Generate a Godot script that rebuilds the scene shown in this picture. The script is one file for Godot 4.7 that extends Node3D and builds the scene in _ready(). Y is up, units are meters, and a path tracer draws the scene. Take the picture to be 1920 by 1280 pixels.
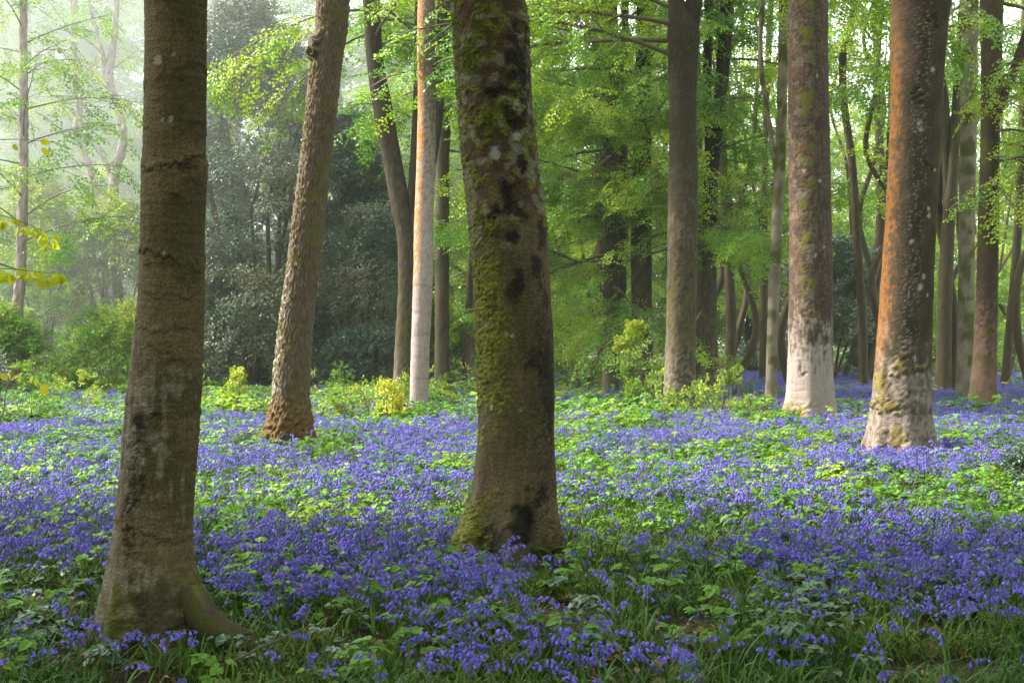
extends Node3D
# A bluebell wood in spring. Units are metres, the eye stands 1.6 m above the ground and looks along -Z.

class MB:
	var v := PackedVector3Array()
	var n := PackedVector3Array()
	var c := PackedColorArray()
	var i := PackedInt32Array()
	func vert(p: Vector3, nn: Vector3, col: Color) -> int:
		v.append(p)
		c.append(col)
		n.append(nn)
		return v.size() - 1
	func tri(a: int, b: int, d: int) -> void:   # given counter-clockwise seen from outside
		i.append(a)
		i.append(d)
		i.append(b)
	func quad(a: int, b: int, d: int, e: int) -> void:
		tri(a, b, d)
		tri(a, d, e)
	func face(a: Vector3, b: Vector3, d: Vector3, col: Color) -> void:
		var k := v.size()
		var nn := (b - a).cross(d - a).normalized()
		n.append(nn)
		n.append(nn)
		n.append(nn)
		v.append(a)
		v.append(b)
		v.append(d)
		c.append(col)
		c.append(col)
		c.append(col)
		i.append(k)
		i.append(k + 2)
		i.append(k + 1)
	func commit(m: ArrayMesh, mat: Material) -> ArrayMesh:
		if i.is_empty():
			return m
		var a := []
		a.resize(Mesh.ARRAY_MAX)
		a[Mesh.ARRAY_VERTEX] = v
		a[Mesh.ARRAY_NORMAL] = n
		a[Mesh.ARRAY_COLOR] = c
		a[Mesh.ARRAY_INDEX] = i
		m.add_surface_from_arrays(Mesh.PRIMITIVE_TRIANGLES, a)
		m.surface_set_material(m.get_surface_count() - 1, mat)
		return m

var rng := RandomNumberGenerator.new()
var noise := FastNoiseLite.new()
var cells := FastNoiseLite.new()
var taken := {}
var M := {}
var bark_color := Color.WHITE
var bark_lift := 0.0


func rf(a: float, b: float) -> float:
	return rng.randf_range(a, b)


func ns(p: Vector3, k: float) -> float:
	return noise.get_noise_3d(p.x * k, p.y * k, p.z * k)


func ns2(x: float, y: float, z: float) -> float:
	return noise.get_noise_3d(x, y, z)


func ss(a: float, b: float, x: float) -> float:
	return smoothstep(a, b, x)


func numbered(called: String) -> String:
	if not taken.has(called):
		taken[called] = 0
		return called
	taken[called] += 1
	return "%s_%03d" % [called, taken[called]]


func thing(called: String, label: String, category: String, group := "", at := Vector3.ZERO) -> Node3D:
	var o := Node3D.new()
	o.name = numbered(called)
	o.position = at
	o.set_meta("label", label)
	o.set_meta("category", category)
	if group:
		o.set_meta("group", group)
	add_child(o)
	return o


func part(called: String, mesh: Mesh, parent: Node3D, at := Vector3.ZERO) -> MeshInstance3D:
	var o := MeshInstance3D.new()
	o.name = called
	o.mesh = mesh
	o.position = at
	parent.add_child(o, true)
	return o


func scatter(called: String, mesh: Mesh, where: Array, tints: PackedColorArray, parent: Node3D) -> MultiMeshInstance3D:
	var m := MultiMesh.new()
	m.transform_format = MultiMesh.TRANSFORM_3D
	m.use_colors = true
	m.mesh = mesh
	m.instance_count = where.size()
	for k in where.size():
		m.set_instance_transform(k, where[k])
		m.set_instance_color(k, tints[k])
	var o := MultiMeshInstance3D.new()
	o.name = called
	o.multimesh = m
	parent.add_child(o, true)
	return o


func stuff(called: String, label: String, mesh: Mesh, where: Array, tints: PackedColorArray) -> void:
	if where.is_empty():
		return
	var o := scatter(numbered(called), mesh, where, tints, self)
	o.set_meta("kind", "stuff")
	o.set_meta("label", label)
	o.set_meta("category", "undergrowth")


# ---------------------------------------------------------------- shapes

func tube(mb: MB, pts: PackedVector3Array, rad: PackedFloat32Array, sides: int, col: Color, cap := false) -> void:
	var first := mb.v.size()
	for k in pts.size():
		var t: Vector3 = (pts[mini(k + 1, pts.size() - 1)] - pts[maxi(k - 1, 0)]).normalized()
		var a := t.cross(Vector3(0.31, 0.17, 0.93)).normalized()
		var b := t.cross(a)
		for s in sides:
			var th := TAU * s / sides
			var d := a * cos(th) + b * sin(th)
			mb.vert(pts[k] + d * rad[k], d, col)
	for k in pts.size() - 1:
		for s in sides:
			var p := first + k * sides + s
			var q := first + k * sides + (s + 1) % sides
			mb.quad(p, q, q + sides, p + sides)
	if cap:
		var t: Vector3 = (pts[pts.size() - 1] - pts[pts.size() - 2]).normalized()
		var tip := mb.vert(pts[pts.size() - 1] + t * rad[pts.size() - 1] * 0.7, t, col)
		var last := first + (pts.size() - 1) * sides
		for s in sides:
			mb.tri(last + s, last + (s + 1) % sides, tip)


# a leaf blade that starts at P, runs along A (its length is A's), B is half its width, U lifts its edges
func leaf(mb: MB, p: Vector3, a: Vector3, b: Vector3, u: Vector3, col: Color) -> void:
	var mid := p + a * 0.5
	var tip := p + a + u * -0.6
	var l1 := p + a * 0.28 + b * 0.85 + u
	var l2 := p + a * 0.66 + b * 0.8 + u * 0.7
	var r1 := p + a * 0.28 - b * 0.85 + u
	var r2 := p + a * 0.66 - b * 0.8 + u * 0.7
	mb.face(p, mid, l1, col)
	mb.face(l1, mid, l2, col)
	mb.face(l2, mid, tip, col)
	mb.face(p, r1, mid, col)
	mb.face(r1, r2, mid, col)
	mb.face(r2, tip, mid, col)


func leaf_tint(k: float) -> Color:
	var g := rf(1.0 - k, 1.0 + k)
	return Color(g * rf(0.85, 1.2), g, g * rf(0.8, 1.15))


# a flat fan of a twig with alternate leaves, 0.6 m long
func beech_spray(seed_: int, leaves: float) -> ArrayMesh:
	rng.seed = seed_
	var lv := MB.new()
	var tw := MB.new()
	var runs := [[Vector3.ZERO, Vector3(1, 0, 0), 0.6]]
	for k in 5:
		var s := 1.0 if k % 2 == 0 else -1.0
		var x := 0.08 + 0.1 * k
		runs.append([Vector3(x, -0.015 * k, 0), Vector3(0.72, rf(-0.15, 0.05), s * rf(0.6, 0.85)).normalized(), rf(0.2, 0.34) * (1.0 - 0.09 * k)])
	for r in runs:
		var at: Vector3 = r[0]
		var d: Vector3 = r[1]
		var long: float = r[2]
		var pts := PackedVector3Array()
		var rad := PackedFloat32Array()
		for k in 4:
			pts.append(at + d * long * k / 3.0 + Vector3(0, -0.07 * (k / 3.0) ** 2 * long / 0.6, 0))
			rad.append(0.0035 * (1.0 - k * 0.25) + 0.0006)
		tube(tw, pts, rad, 3, Color.WHITE)
		var m := int(long / 0.05 * leaves)
		for k in m:
			var f := (k + 0.7) / m
			var p := at + d * long * f + Vector3(0, -0.07 * f * f * long / 0.6, 0)
			var side := d.cross(Vector3.UP).normalized() * (1.0 if k % 2 == 0 else -1.0)
			var a := (d * rf(0.4, 0.9) + side * rf(0.5, 1.0) + Vector3(0, rf(-0.55, 0.12), 0)).normalized() * rf(0.055, 0.085)
			var up := (Vector3.UP + Vector3(rf(-0.5, 0.5), 0, rf(-0.5, 0.5))).normalized()
			var b := a.cross(up).normalized() * a.length() * 0.36
			leaf(lv, p, a, b, up * 0.006, leaf_tint(0.28))
	var m := ArrayMesh.new()
	lv.commit(m, M.leaf)
	tw.commit(m, M.twig)
	return m


# a bushy sprig with leaves all round; used for holly, hawthorn and far crowns
func bush_sprig(seed_: int, count: int, long: float, size: float, width: float, mat: Material) -> ArrayMesh:
	rng.seed = seed_
	var lv := MB.new()
	var tw := MB.new()
	var ends := []
	for k in 6:
		var d := Vector3(rf(0.5, 1), rf(-0.45, 0.6), rf(-0.75, 0.75)).normalized() * long * rf(0.6, 1.0)
		ends.append(d)
		tube(tw, PackedVector3Array([Vector3.ZERO, d * 0.5 + Vector3(0, 0.02, 0), d]), PackedFloat32Array([0.005, 0.003, 0.001]), 3, Color.WHITE)
	for k in count:
		var e: Vector3 = ends[k % 6]
		var p := e * rf(0.2, 1.02) + Vector3(rf(-1, 1), rf(-1, 1), rf(-1, 1)) * 0.02
		var a := (e.normalized() * rf(0.1, 0.8) + Vector3(rf(-1, 1), rf(-0.8, 0.9), rf(-1, 1))).normalized() * size * rf(0.7, 1.2)
		var up := Vector3(rf(-0.8, 0.8), 1, rf(-0.8, 0.8)).normalized()
		leaf(lv, p, a, a.cross(up).normalized() * a.length() * width, up * size * 0.1, leaf_tint(0.22))
	var m := ArrayMesh.new()
	lv.commit(m, mat)
	tw.commit(m, M.twig)
	return m


# ---------------------------------------------------------------- bark

func blot(u: float, y: float, bu: float, by: float, ru: float, ry: float, w: float) -> float:
	var a := (u - bu) / ru
	var b := (y - by) / ry
	return 1.0 - ss(0.55, 1.15, sqrt(a * a + b * b) + w * 0.45)


const OLIVE := Color(0.135, 0.100, 0.046)
const MOSS := Color(0.085, 0.098, 0.012)
const MOSS_BRIGHT := Color(0.170, 0.170, 0.022)
const GREY := Color(0.30, 0.255, 0.22)
const BROWN := Color(0.066, 0.045, 0.030)
const BLACK := Color(0.016, 0.013, 0.009)
const LICHEN := Color(0.42, 0.42, 0.36)
const RUST := Color(0.235, 0.095, 0.022)

const MARK_SCALE := {"mossy": 0.933, "oak": 0.87, "orange": 0.87, "pale_foot": 0.87, "orange_flank": 0.87}

# sets bark_color (bark tone and growth, by height and side) and bark_lift (metres out of the round)
func bark(kind: String, y: float, th: float, r: float, p: Vector3) -> void:
	var u := r * cos(th)
	var front := sin(th) > 0.0
	var coarse := ns(p, 2.2)
	var mid := ns(p, 9.0)
	var fine := ns(p, 45.0)
	var bands := ns2(p.x * 3.0, p.y * 26.0, p.z * 3.0)
	var streak := ns2(p.x * 26.0, p.y * 2.2, p.z * 26.0)
	if MARK_SCALE.has(kind):   # marks were measured about eye height for a stem a little farther off
		y = 1.6 - (1.6 - y) / MARK_SCALE[kind]
		u /= MARK_SCALE[kind]
	var col := OLIVE
	var lift := 0.0
	match kind:
		"olive":
			col = OLIVE.lerp(Color(0.088, 0.070, 0.027), ss(-0.3, 0.4, coarse + 0.3 * streak))
			col = col.lerp(Color(0.24, 0.20, 0.145), ss(0.0, 0.6, mid * 0.4 + coarse * 0.4 + streak * 0.4 - 0.35 * cos(th)) * 0.75 * (1.0 - ss(1.3, 2.2, y)))
			col = col * (1.0 + 0.20 * fine + 0.16 * bands)
			col = col * (1.0 + 0.22 * ns(p, 110.0) + 0.16 * ns2(p.x * 70.0, p.y * 18.0, p.z * 70.0))
			var nick := ss(0.45, 0.7, ns2(p.x * 11.0, p.y * 75.0, p.z * 11.0) + 0.2 * mid)
			col = col.lerp(Color(0.055, 0.042, 0.024), 0.55 * nick)
			lift -= 0.0012 * nick
			lift += 0.0035 * coarse + 0.0015 * bands + 0.0014 * fine + 0.0010 * ns(p, 110.0) + 0.004 * mid * ss(0.6, 0.2, y)
			for s in [[2.53, 0.010, 2.0], [2.42, 0.004, 5.0], [2.0, 0.009, -1.6], [1.87, 0.004, 3.0], [1.70, 0.005, 2.4], [1.55, 0.004, 4.0], [1.26, 0.007, -3.0], [1.13, 0.004, 2.0], [0.63, 0.006, 4.0], [2.95, 0.005, 1.0], [2.72, 0.004, 2.6], [1.40, 0.003, 5.0]]:
				var yy: float = s[0] + 0.05 * sin(th * 1.3 + s[2]) + 0.022 * ns2(cos(th) * 3.0, s[2] * 7.0, sin(th) * 3.0)
				var cut := exp(-pow((y - yy) / 0.007, 2.0)) * ss(-0.25, 0.25, ns2(th * 1.3, s[2] * 3.1, s[0] * 5.0) + 0.12)
				var above := exp(-pow((y - yy - 0.02) / 0.018, 2.0))
				lift += -s[1] * 0.9 * cut + s[1] * 0.7 * above
				col = col.lerp(Color(0.06, 0.045, 0.026), cut * 0.65)
			if front:
				var w := mid + 0.6 * ns(p, 22.0)
				var seep := blot(u, y, -0.075 + 0.02 * coarse, 0.86, 0.05, 0.42, w)
				col = col.lerp(BLACK, 0.9 * seep * ss(-0.2, 0.25, ns(p, 60.0) + 0.5 * ns(p, 25.0) + 0.5 * streak))
				col = col.lerp(BLACK, 0.85 * blot(u, y, -0.07, 1.20, 0.035, 0.06, w))
				for s in [[-0.055, 3.03, 0.022], [0.03, 3.06, 0.011], [0.02, 2.73, 0.014], [-0.02, 2.73, 0.01], [0.0, 2.05, 0.010], [-0.03, 0.40, 0.016], [0.02, 1.05, 0.013]]:
					col = col.lerp(LICHEN * 0.75, 0.8 * blot(u, y, s[0], s[1], s[2], s[2] * 1.3, ns(p, 30.0) * 0.8))
				for s in [[0.02, 1.24, 0.04, 0.025], [-0.10, 2.0, 0.03, 0.015], [0.10, 2.5, 0.05, 0.04], [0.05, 2.35, 0.035, 0.02]]:
					var b := blot(u, y, s[0], s[1], s[2], s[3], mid)
					lift += 0.012 * b * (0.4 + fine + mid)
					col = col.lerp(Color(0.06, 0.045, 0.026), b * 0.6)
			var low := ss(0.42, 0.12, y + 0.22 * mid + 0.1 * coarse) * ss(-0.5, 0.2, sin(th) + 0.7 * cos(th) + 0.6 * coarse)
			col = col.lerp(MOSS.lerp(MOSS_BRIGHT, ss(0.0, 0.5, fine + mid)), low * 0.85)
			var dark := blot(u, y, 0.06, 0.14, 0.15, 0.26, mid) if front else 0.0
			col = col.lerp(Color(0.035, 0.028, 0.016), dark * 0.7)
			lift += low * (0.006 + 0.008 * fine)
		"mossy":
			col = Color(0.135, 0.098, 0.048).lerp(Color(0.10, 0.08, 0.034), ss(-0.3, 0.3, coarse))
			col = col * (1.0 + 0.25 * fine + 0.18 * streak)
			lift += 0.004 * coarse + 0.0018 * fine + 0.001 * bands
			var high := ss(2.05, 2.7, y + 0.35 * coarse)
			var left := ss(-0.05, -0.55, cos(th) + 0.35 * coarse + 0.2 * mid) * ss(0.9, 1.2, y + 0.3 * mid) * ss(2.6, 1.9, y + 0.4 * coarse)
			var foot := ss(0.55, 0.35, y + 0.15 * mid) * ss(-0.2, -0.6, cos(th) + 0.3 * coarse)
			var russet := Color(0.085, 0.05, 0.028).lerp(Color(0.12, 0.09, 0.06), ss(-0.2, 0.4, mid))
			col = col.lerp(russet * (1.0 + 0.35 * fine), high * 0.9)
			var patch := high * ss(-0.05, 0.22, mid * 0.7 + coarse * 0.9 + 0.3 * ns(p, 5.0))
			patch = maxf(patch, high * ss(0.0, 0.3, -cos(th) - 0.55 + 0.6 * mid))
			patch = maxf(patch, maxf(left, foot))
			col = col.lerp(MOSS.lerp(MOSS_BRIGHT, ss(-0.1, 0.5, fine * 0.6 + mid * 0.8 + 0.3 * left)) * (1.0 + 0.3 * fine), patch * 0.92)
			lift += patch * (0.008 + 0.011 * ns(p, 30.0) + 0.005 * streak) + high * 0.004 * ns(p, 24.0)
			col = col.lerp(Color(0.25, 0.23, 0.17), high * 0.6 * ss(0.28, 0.42, ns(p + Vector3(7, 3, 1), 7.0)))
			if front:
				var w := mid * 1.2 + 0.7 * ns(p, 24.0) + 0.5 * ns(p, 60.0)
				for s in [[-0.10, 2.52, 0.055, 0.075], [0.06, 2.56, 0.09, 0.07], [0.02, 2.66, 0.05, 0.09], [0.06, 2.74, 0.05, 0.05], [0.03, 2.35, 0.05, 0.05], [0.19, 2.15, 0.06, 0.11], [0.01, 1.94, 0.065, 0.08], [0.05, 2.05, 0.04, 0.09], [0.24, 2.35, 0.04, 0.12], [0.135, 1.46, 0.07, 0.085], [0.23, 1.40, 0.06, 0.27], [0.245, 1.1, 0.04, 0.25], [0.24, 1.9, 0.03, 0.1], [0.07, 0.26, 0.085, 0.16], [0.20, 0.5, 0.05, 0.07], [0.10, 0.52, 0.05, 0.03], [-0.12, 0.12, 0.12, 0.16], [0.10, 3.25, 0.07, 0.10], [0.16, 2.92, 0.05, 0.08], [0.20, 3.6, 0.1, 0.3], [0.02, 3.42, 0.10, 0.05]]:
					var b := blot(u, y, s[0], s[1], s[2], s[3], w)
					col = col.lerp(BLACK, b * (0.85 + 0.3 * fine))
					lift -= 0.002 * b
				var pit := blot(u, y, 0.085 + 0.12 * (y - 0.26), 0.26, 0.095, 0.20, 0.4 * mid + 0.2 * ns(p, 24.0))
				lift -= 0.05 * pit
				col = col.lerp(BLACK, 0.9 * pit)
				var scar := blot(u, y, -0.245, 0.60, 0.05, 0.13, mid)
				col = col.lerp(Color(0.10, 0.055, 0.04), scar * 0.8)
				lift += scar * 0.008 * mid
				for s in [[-0.06, 1.66, 0.014], [-0.02, 1.64, 0.016], [0.03, 1.10, 0.015], [-0.18, 1.12, 0.02], [0.14, 3.1, 0.028], [-0.03, 2.98, 0.04], [-0.21, 1.72, 0.012], [0.15, 3.35, 0.02]]:
					col = col.lerp(LICHEN, 0.75 * blot(u, y, s[0], s[1], s[2], s[2] * 1.3, ns(p, 30.0)))
			col = col.lerp(Color(0.045, 0.034, 0.018), 0.6 * ss(0.2, 0.6, ns(p, 38.0) + 0.5 * ns(p, 90.0)) * ss(2.6, 2.0, y) * (1.0 - patch))
			var dark_right := ss(0.25, 0.6, cos(th)) * ss(0.05, 0.3, ns(p, 55.0) + 0.5 * mid) * ss(2.2, 1.6, y)  # black speckle down the right side, fading out higher up
			col = col.lerp(BLACK, dark_right * 0.7)
			var ring := absf(sin(y * 9.0 + 2.0 * coarse + 0.4 * sin(th * 2.0)))
			lift -= 0.003 * ss(0.06, 0.0, ring) * ss(2.4, 1.9, y)
		"oak":
			var g := cells.get_noise_3d(cos(th) * 13.0 + 0.3 * mid, y * 5.5 + 0.4 * coarse, sin(th) * 13.0)
			var ridge := ss(-0.95, -0.45, g)
			lift += -0.022 * (1.0 - ridge) + 0.007 * fine + 0.006 * streak
			col = Color(0.19, 0.138, 0.092).lerp(Color(0.125, 0.09, 0.057), ss(-0.3, 0.4, coarse))
			col = col.lerp(Color(0.07, 0.048, 0.028), (1.0 - ridge) * 0.6) * (1.0 + 0.25 * fine)
			col = col.lerp(Color(0.15, 0.13, 0.04), 0.6 * ss(0.05, 0.4, coarse + 0.3 * mid))
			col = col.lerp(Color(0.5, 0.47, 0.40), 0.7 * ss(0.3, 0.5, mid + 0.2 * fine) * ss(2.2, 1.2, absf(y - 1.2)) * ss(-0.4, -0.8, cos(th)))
			var foot := ss(0.75, 0.4, y + 0.3 * mid)
			col = col.lerp(Color(0.12, 0.068, 0.022) * (1.0 + 0.5 * fine), foot)
			lift += foot * (0.03 + 0.03 * mid)
			lift += 0.09 * blot(u, y, -0.22, 6.65, 0.10, 0.20, mid) * (1.0 if sin(th) > -0.5 else 0.0)
		"orange":
			col = Color(0.36, 0.28, 0.25).lerp(Color(0.20, 0.14, 0.11), ss(4.0, 8.0, y + 2.0 * mid))
			col = col * (1.0 + 0.18 * fine + 0.10 * bands + 0.14 * streak)
			var o := ss(0.05, -0.45, cos(th) + 0.3 * mid) * ss(2.6, 3.6, y + 0.5 * mid) * ss(-0.35, 0.05, mid + 0.6 * fine + 0.25)
			col = col.lerp(Color(0.46, 0.17, 0.03) * (1.0 + 0.3 * fine), o * 0.9)
			col = col.lerp(LICHEN, 0.6 * ss(0.36, 0.46, ns(p, 14.0)) * ss(2.5, 3.5, y))
			for s in [1.75, 1.2, 0.75, 2.3, 2.9]:
				var cut := exp(-pow((y - s - 0.04 * sin(th * 1.5 + s * 4.0)) / 0.02, 2.0))
				lift -= 0.008 * cut
				col = col.lerp(Color(0.12, 0.09, 0.07), cut * 0.5)
			lift += 0.006 * coarse
		"pale_foot":
			var k := ss(1.15, 2.1, y + 0.5 * mid + 0.2 * coarse - 0.6 * streak + 0.3 * fine)
			col = Color(0.34, 0.275, 0.24) * (1.0 + 0.12 * streak + 0.1 * fine + 0.06 * bands)
			var up := BROWN.lerp(Color(0.112, 0.076, 0.055), ss(-0.2, 0.5, 0.3 * mid + 0.8 * streak + 0.5 * ns(p, 28.0))) * (1.0 + 0.5 * fine)
			up = up.lerp(Color(0.18, 0.085, 0.038), 0.4 * ss(0.0, 0.4, ns(p, 4.0) + 0.4 * fine) * ss(0.2, -0.4, cos(th)))
			up = up.lerp(Color(0.27, 0.22, 0.18), 0.4 * ss(0.3, 0.5, ns(p + Vector3(3, 1, 2), 3.4) + 0.3 * fine) * ss(0.25, -0.3, cos(th)))
			up = up.lerp(MOSS_BRIGHT * 0.8, 0.75 * ss(0.12, 0.35, ns(p + Vector3(9, 0, 0), 2.6) + 0.4 * mid) * ss(0.2, -0.1, absf(cos(th) + 0.3) - 0.3))
			col = col.lerp(up, k)
			lift += k * (0.006 * ns(p, 14.0) + 0.004 * fine) + 0.004 * coarse
			if front:
				for s in [[-0.08, 1.66, 0.09, 0.09], [0.22, 1.66, 0.07, 0.09], [0.26, 2.4, 0.14, 0.4], [0.25, 4.5, 0.08, 0.15], [0.16, 6.2, 0.2, 0.2]]:
					col = col.lerp(Color(0.05, 0.03, 0.022), 0.8 * blot(u, y, s[0], s[1], s[2], s[3], mid + fine * 0.4))
				for s in [[-0.30, 1.05, 0.025, 0.16], [-0.22, 0.9, 0.06, 0.05]]:
					var b := blot(u, y, s[0], s[1], s[2], s[3], mid + fine)
					lift -= 0.02 * b
					col = col.lerp(Color(0.06, 0.04, 0.03), 0.8 * b)
			for s in [0.55, 0.72, 1.15, 1.3, 0.35]:
				lift -= 0.008 * exp(-pow((y - s - 0.03 * sin(th * 2.0 + s * 9.0)) / 0.014, 2.0)) * ss(-0.2, 0.2, ns2(th, s * 9.0, 0.0))
			var foot := ss(0.4, 0.1, y + 0.2 * mid) * ss(0.2, -0.5, cos(th) + 0.5 * mid)
			col = col.lerp(Color(0.20, 0.16, 0.03) * (1.0 + 0.4 * fine), foot)
			lift += foot * 0.04 * (1.0 + mid)
			for s in [[0.1, 7.2], [0.0, 3.4], [0.2, 3.6], [-0.2, 5.2], [0.12, 5.0]]:
				col = col.lerp(LICHEN * 1.2, 0.7 * blot(u, y, s[0], s[1], 0.03, 0.045, fine)) if front else col
		"orange_flank":
			var k := ss(0.75, 1.5, y + 0.5 * coarse + 0.3 * mid - 0.3 * streak + 0.35 * cos(th))
			col = Color(0.27, 0.215, 0.18).lerp(Color(0.15, 0.11, 0.082), ss(-0.2, 0.5, streak + mid)) * (1.0 + 0.14 * fine)
			var up := Color(0.066, 0.047, 0.031).lerp(Color(0.045, 0.036, 0.019), ss(-0.25, 0.35, coarse + 0.4 * streak)) * (1.0 + 0.35 * fine)
			up = up.lerp(Color(0.135, 0.102, 0.074), 0.5 * ss(0.15, 0.45, streak * 0.8 + mid * 0.5) * ss(0.45, 0.1, absf(cos(th) - 0.05)))
			col = col.lerp(up, k)
			var o := ss(-0.74, -0.97, cos(th) + 0.20 * mid + 0.12 * fine + 0.10 * streak) * ss(1.0, 1.6, y + 0.3 * mid) * ss(8.0, 5.0, y)
			o = maxf(o, 0.25 * ss(-0.4, -0.8, cos(th) + 0.4 * mid) * ss(0.15, 0.4, fine + mid + 0.2) * ss(1.3, 1.8, y))
			col = col.lerp(RUST * (1.0 + 0.35 * fine), o * 0.9)
			if front:
				for s in [[-0.38, 0.95, 0.07, 0.3], [-0.25, 0.62, 0.16, 0.10], [-0.20, 0.18, 0.16, 0.16], [-0.48, 0.7, 0.05, 0.12], [-0.14, 1.25, 0.12, 0.14], [0.12, 1.2, 0.14, 0.05]]:
					var b := blot(u, y, s[0], s[1], s[2], s[3], mid * 1.6 + fine)
					col = col.lerp(Color(0.17, 0.135, 0.025) * (1.0 + 0.4 * fine), b * 0.85)
					lift += 0.02 * b
				for s in [[0.12, 5.7, 0.04], [-0.05, 4.9, 0.03], [-0.02, 4.8, 0.03], [0.16, 3.6, 0.03], [0.18, 3.5, 0.035], [0.09, 2.42, 0.045], [0.14, 2.58, 0.03], [0.22, 2.3, 0.02], [0.05, 1.35, 0.03], [0.1, 1.1, 0.025], [0.12, 0.75, 0.025], [-0.08, 3.1, 0.03], [0.24, 4.2, 0.025]]:
					col = col.lerp(LICHEN * 1.1, 0.8 * blot(u, y, s[0], s[1], s[2], s[2] * 1.3, fine))
				for s in [[-0.10, 5.3, 0.06, 0.10], [-0.02, 5.2, 0.10, 0.03], [0.10, 4.25, 0.06, 0.08], [-0.02, 3.3, 0.035, 0.2], [0.10, 6.4, 0.1, 0.1], [0.05, 0.5, 0.03, 0.12], [-0.33, 1.15, 0.02, 0.24], [0.12, 1.15, 0.14, 0.03]]:
					var b := blot(u, y, s[0], s[1], s[2], s[3], mid * 1.5 + fine)
					lift -= 0.018 * b
					col = col.lerp(Color(0.05, 0.034, 0.022), b * 0.6)
			var speck := ss(0.56, 0.66, ns(p, 22.0) + 0.25 * ns(p, 2.0)) * ss(0.5, 0.1, absf(cos(th) + 0.1))
			col = col.lerp(LICHEN * 0.8, speck * 0.6)
			lift += 0.006 * coarse + 0.004 * fine
		"mossy_low":
			var grit := ns(p, 28.0)
			col = Color(0.072, 0.053, 0.034).lerp(Color(0.14, 0.115, 0.088), 0.7 * ss(0.0, 0.6, streak + 0.5 * grit + 0.3 * mid)) * (1.0 + 0.4 * fine + 0.25 * grit)
			col = col.lerp(Color(0.095, 0.085, 0.018), ss(0.0, 0.6, 0.5 * streak + 0.5 * coarse + 0.5 * grit + 0.45 * ss(4.0, 1.0, y)) * 0.75)
			col = col.lerp(Color(0.03, 0.024, 0.014), 0.7 * ss(3.5, 6.0, y + 1.5 * coarse) * ss(-0.3, 0.3, grit + streak + 0.2))
			col = col.lerp(Color(0.24, 0.195, 0.165), 0.7 * ss(2.4, 0.8, y + 0.8 * mid) * ss(-0.2, 0.3, mid + 0.5 * grit - 0.3 * cos(th)))
			lift += 0.008 * mid + 0.008 * grit + 0.004 * fine
		"russet":
			col = Color(0.09, 0.058, 0.040).lerp(Color(0.21, 0.125, 0.095), ss(2.6, 1.2, y + mid)) * (1.0 + 0.3 * fine)
			col = col.lerp(Color(0.07, 0.05, 0.03), 0.8 * ss(0.0, 0.4, mid + coarse) * ss(1.5, 3.0, y + mid))
			col = col.lerp(MOSS, 0.6 * ss(0.2, 0.4, ns(p + Vector3(1, 5, 2), 2.0)))
			lift += 0.01 * mid + 0.005 * fine
		"grey":
			col = Color(0.27, 0.225, 0.165).lerp(Color(0.19, 0.16, 0.10), ss(-0.3, 0.4, coarse)) * (1.0 + 0.18 * fine + 0.1 * streak)
			col = col.lerp(MOSS * 0.9, 0.85 * ss(0.28, 0.4, ns(p + Vector3(1, 5, 2), 1.6) + 0.25 * mid))
			lift += 0.008 * coarse
		"pale":
			col = Color(0.36, 0.30, 0.27).lerp(Color(0.22, 0.17, 0.14), ss(-0.2, 0.4, mid)) * (1.0 + 0.3 * fine)
			lift += 0.02 * mid
		_:
			col = Color(0.095, 0.074, 0.048).lerp(Color(0.08, 0.07, 0.03), ss(-0.3, 0.4, coarse)) * (1.0 + 0.25 * fine + 0.15 * streak)
			lift += 0.01 * coarse
	bark_color = col
	bark_lift = lift


func spine(rows: Array, y: float) -> Vector2:   # (x, radius) at a height
	var k := 0
	while k < rows.size() - 2 and rows[k + 1][0] < y:
		k += 1
	var a: Array = rows[maxi(k - 1, 0)]
	var b: Array = rows[k]
	var c: Array = rows[k + 1]
	var d: Array = rows[mini(k + 2, rows.size() - 1)]
	var t: float = clampf((y - b[0]) / maxf(0.001, c[0] - b[0]), 0.0, 1.0)
	var h: float = c[0] - b[0]
	var out := Vector2.ZERO
	for j in 2:
		var m0: float = (c[1 + j] - a[1 + j]) / maxf(0.001, c[0] - a[0]) * h
		var m1: float = (d[1 + j] - b[1 + j]) / maxf(0.001, d[0] - b[0]) * h
		out[j] = (2 * t * t * t - 3 * t * t + 1) * b[1 + j] + (t * t * t - 2 * t * t + t) * m0 + (-2 * t * t * t + 3 * t * t) * c[1 + j] + (t * t * t - t * t) * m1
	return out


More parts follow.
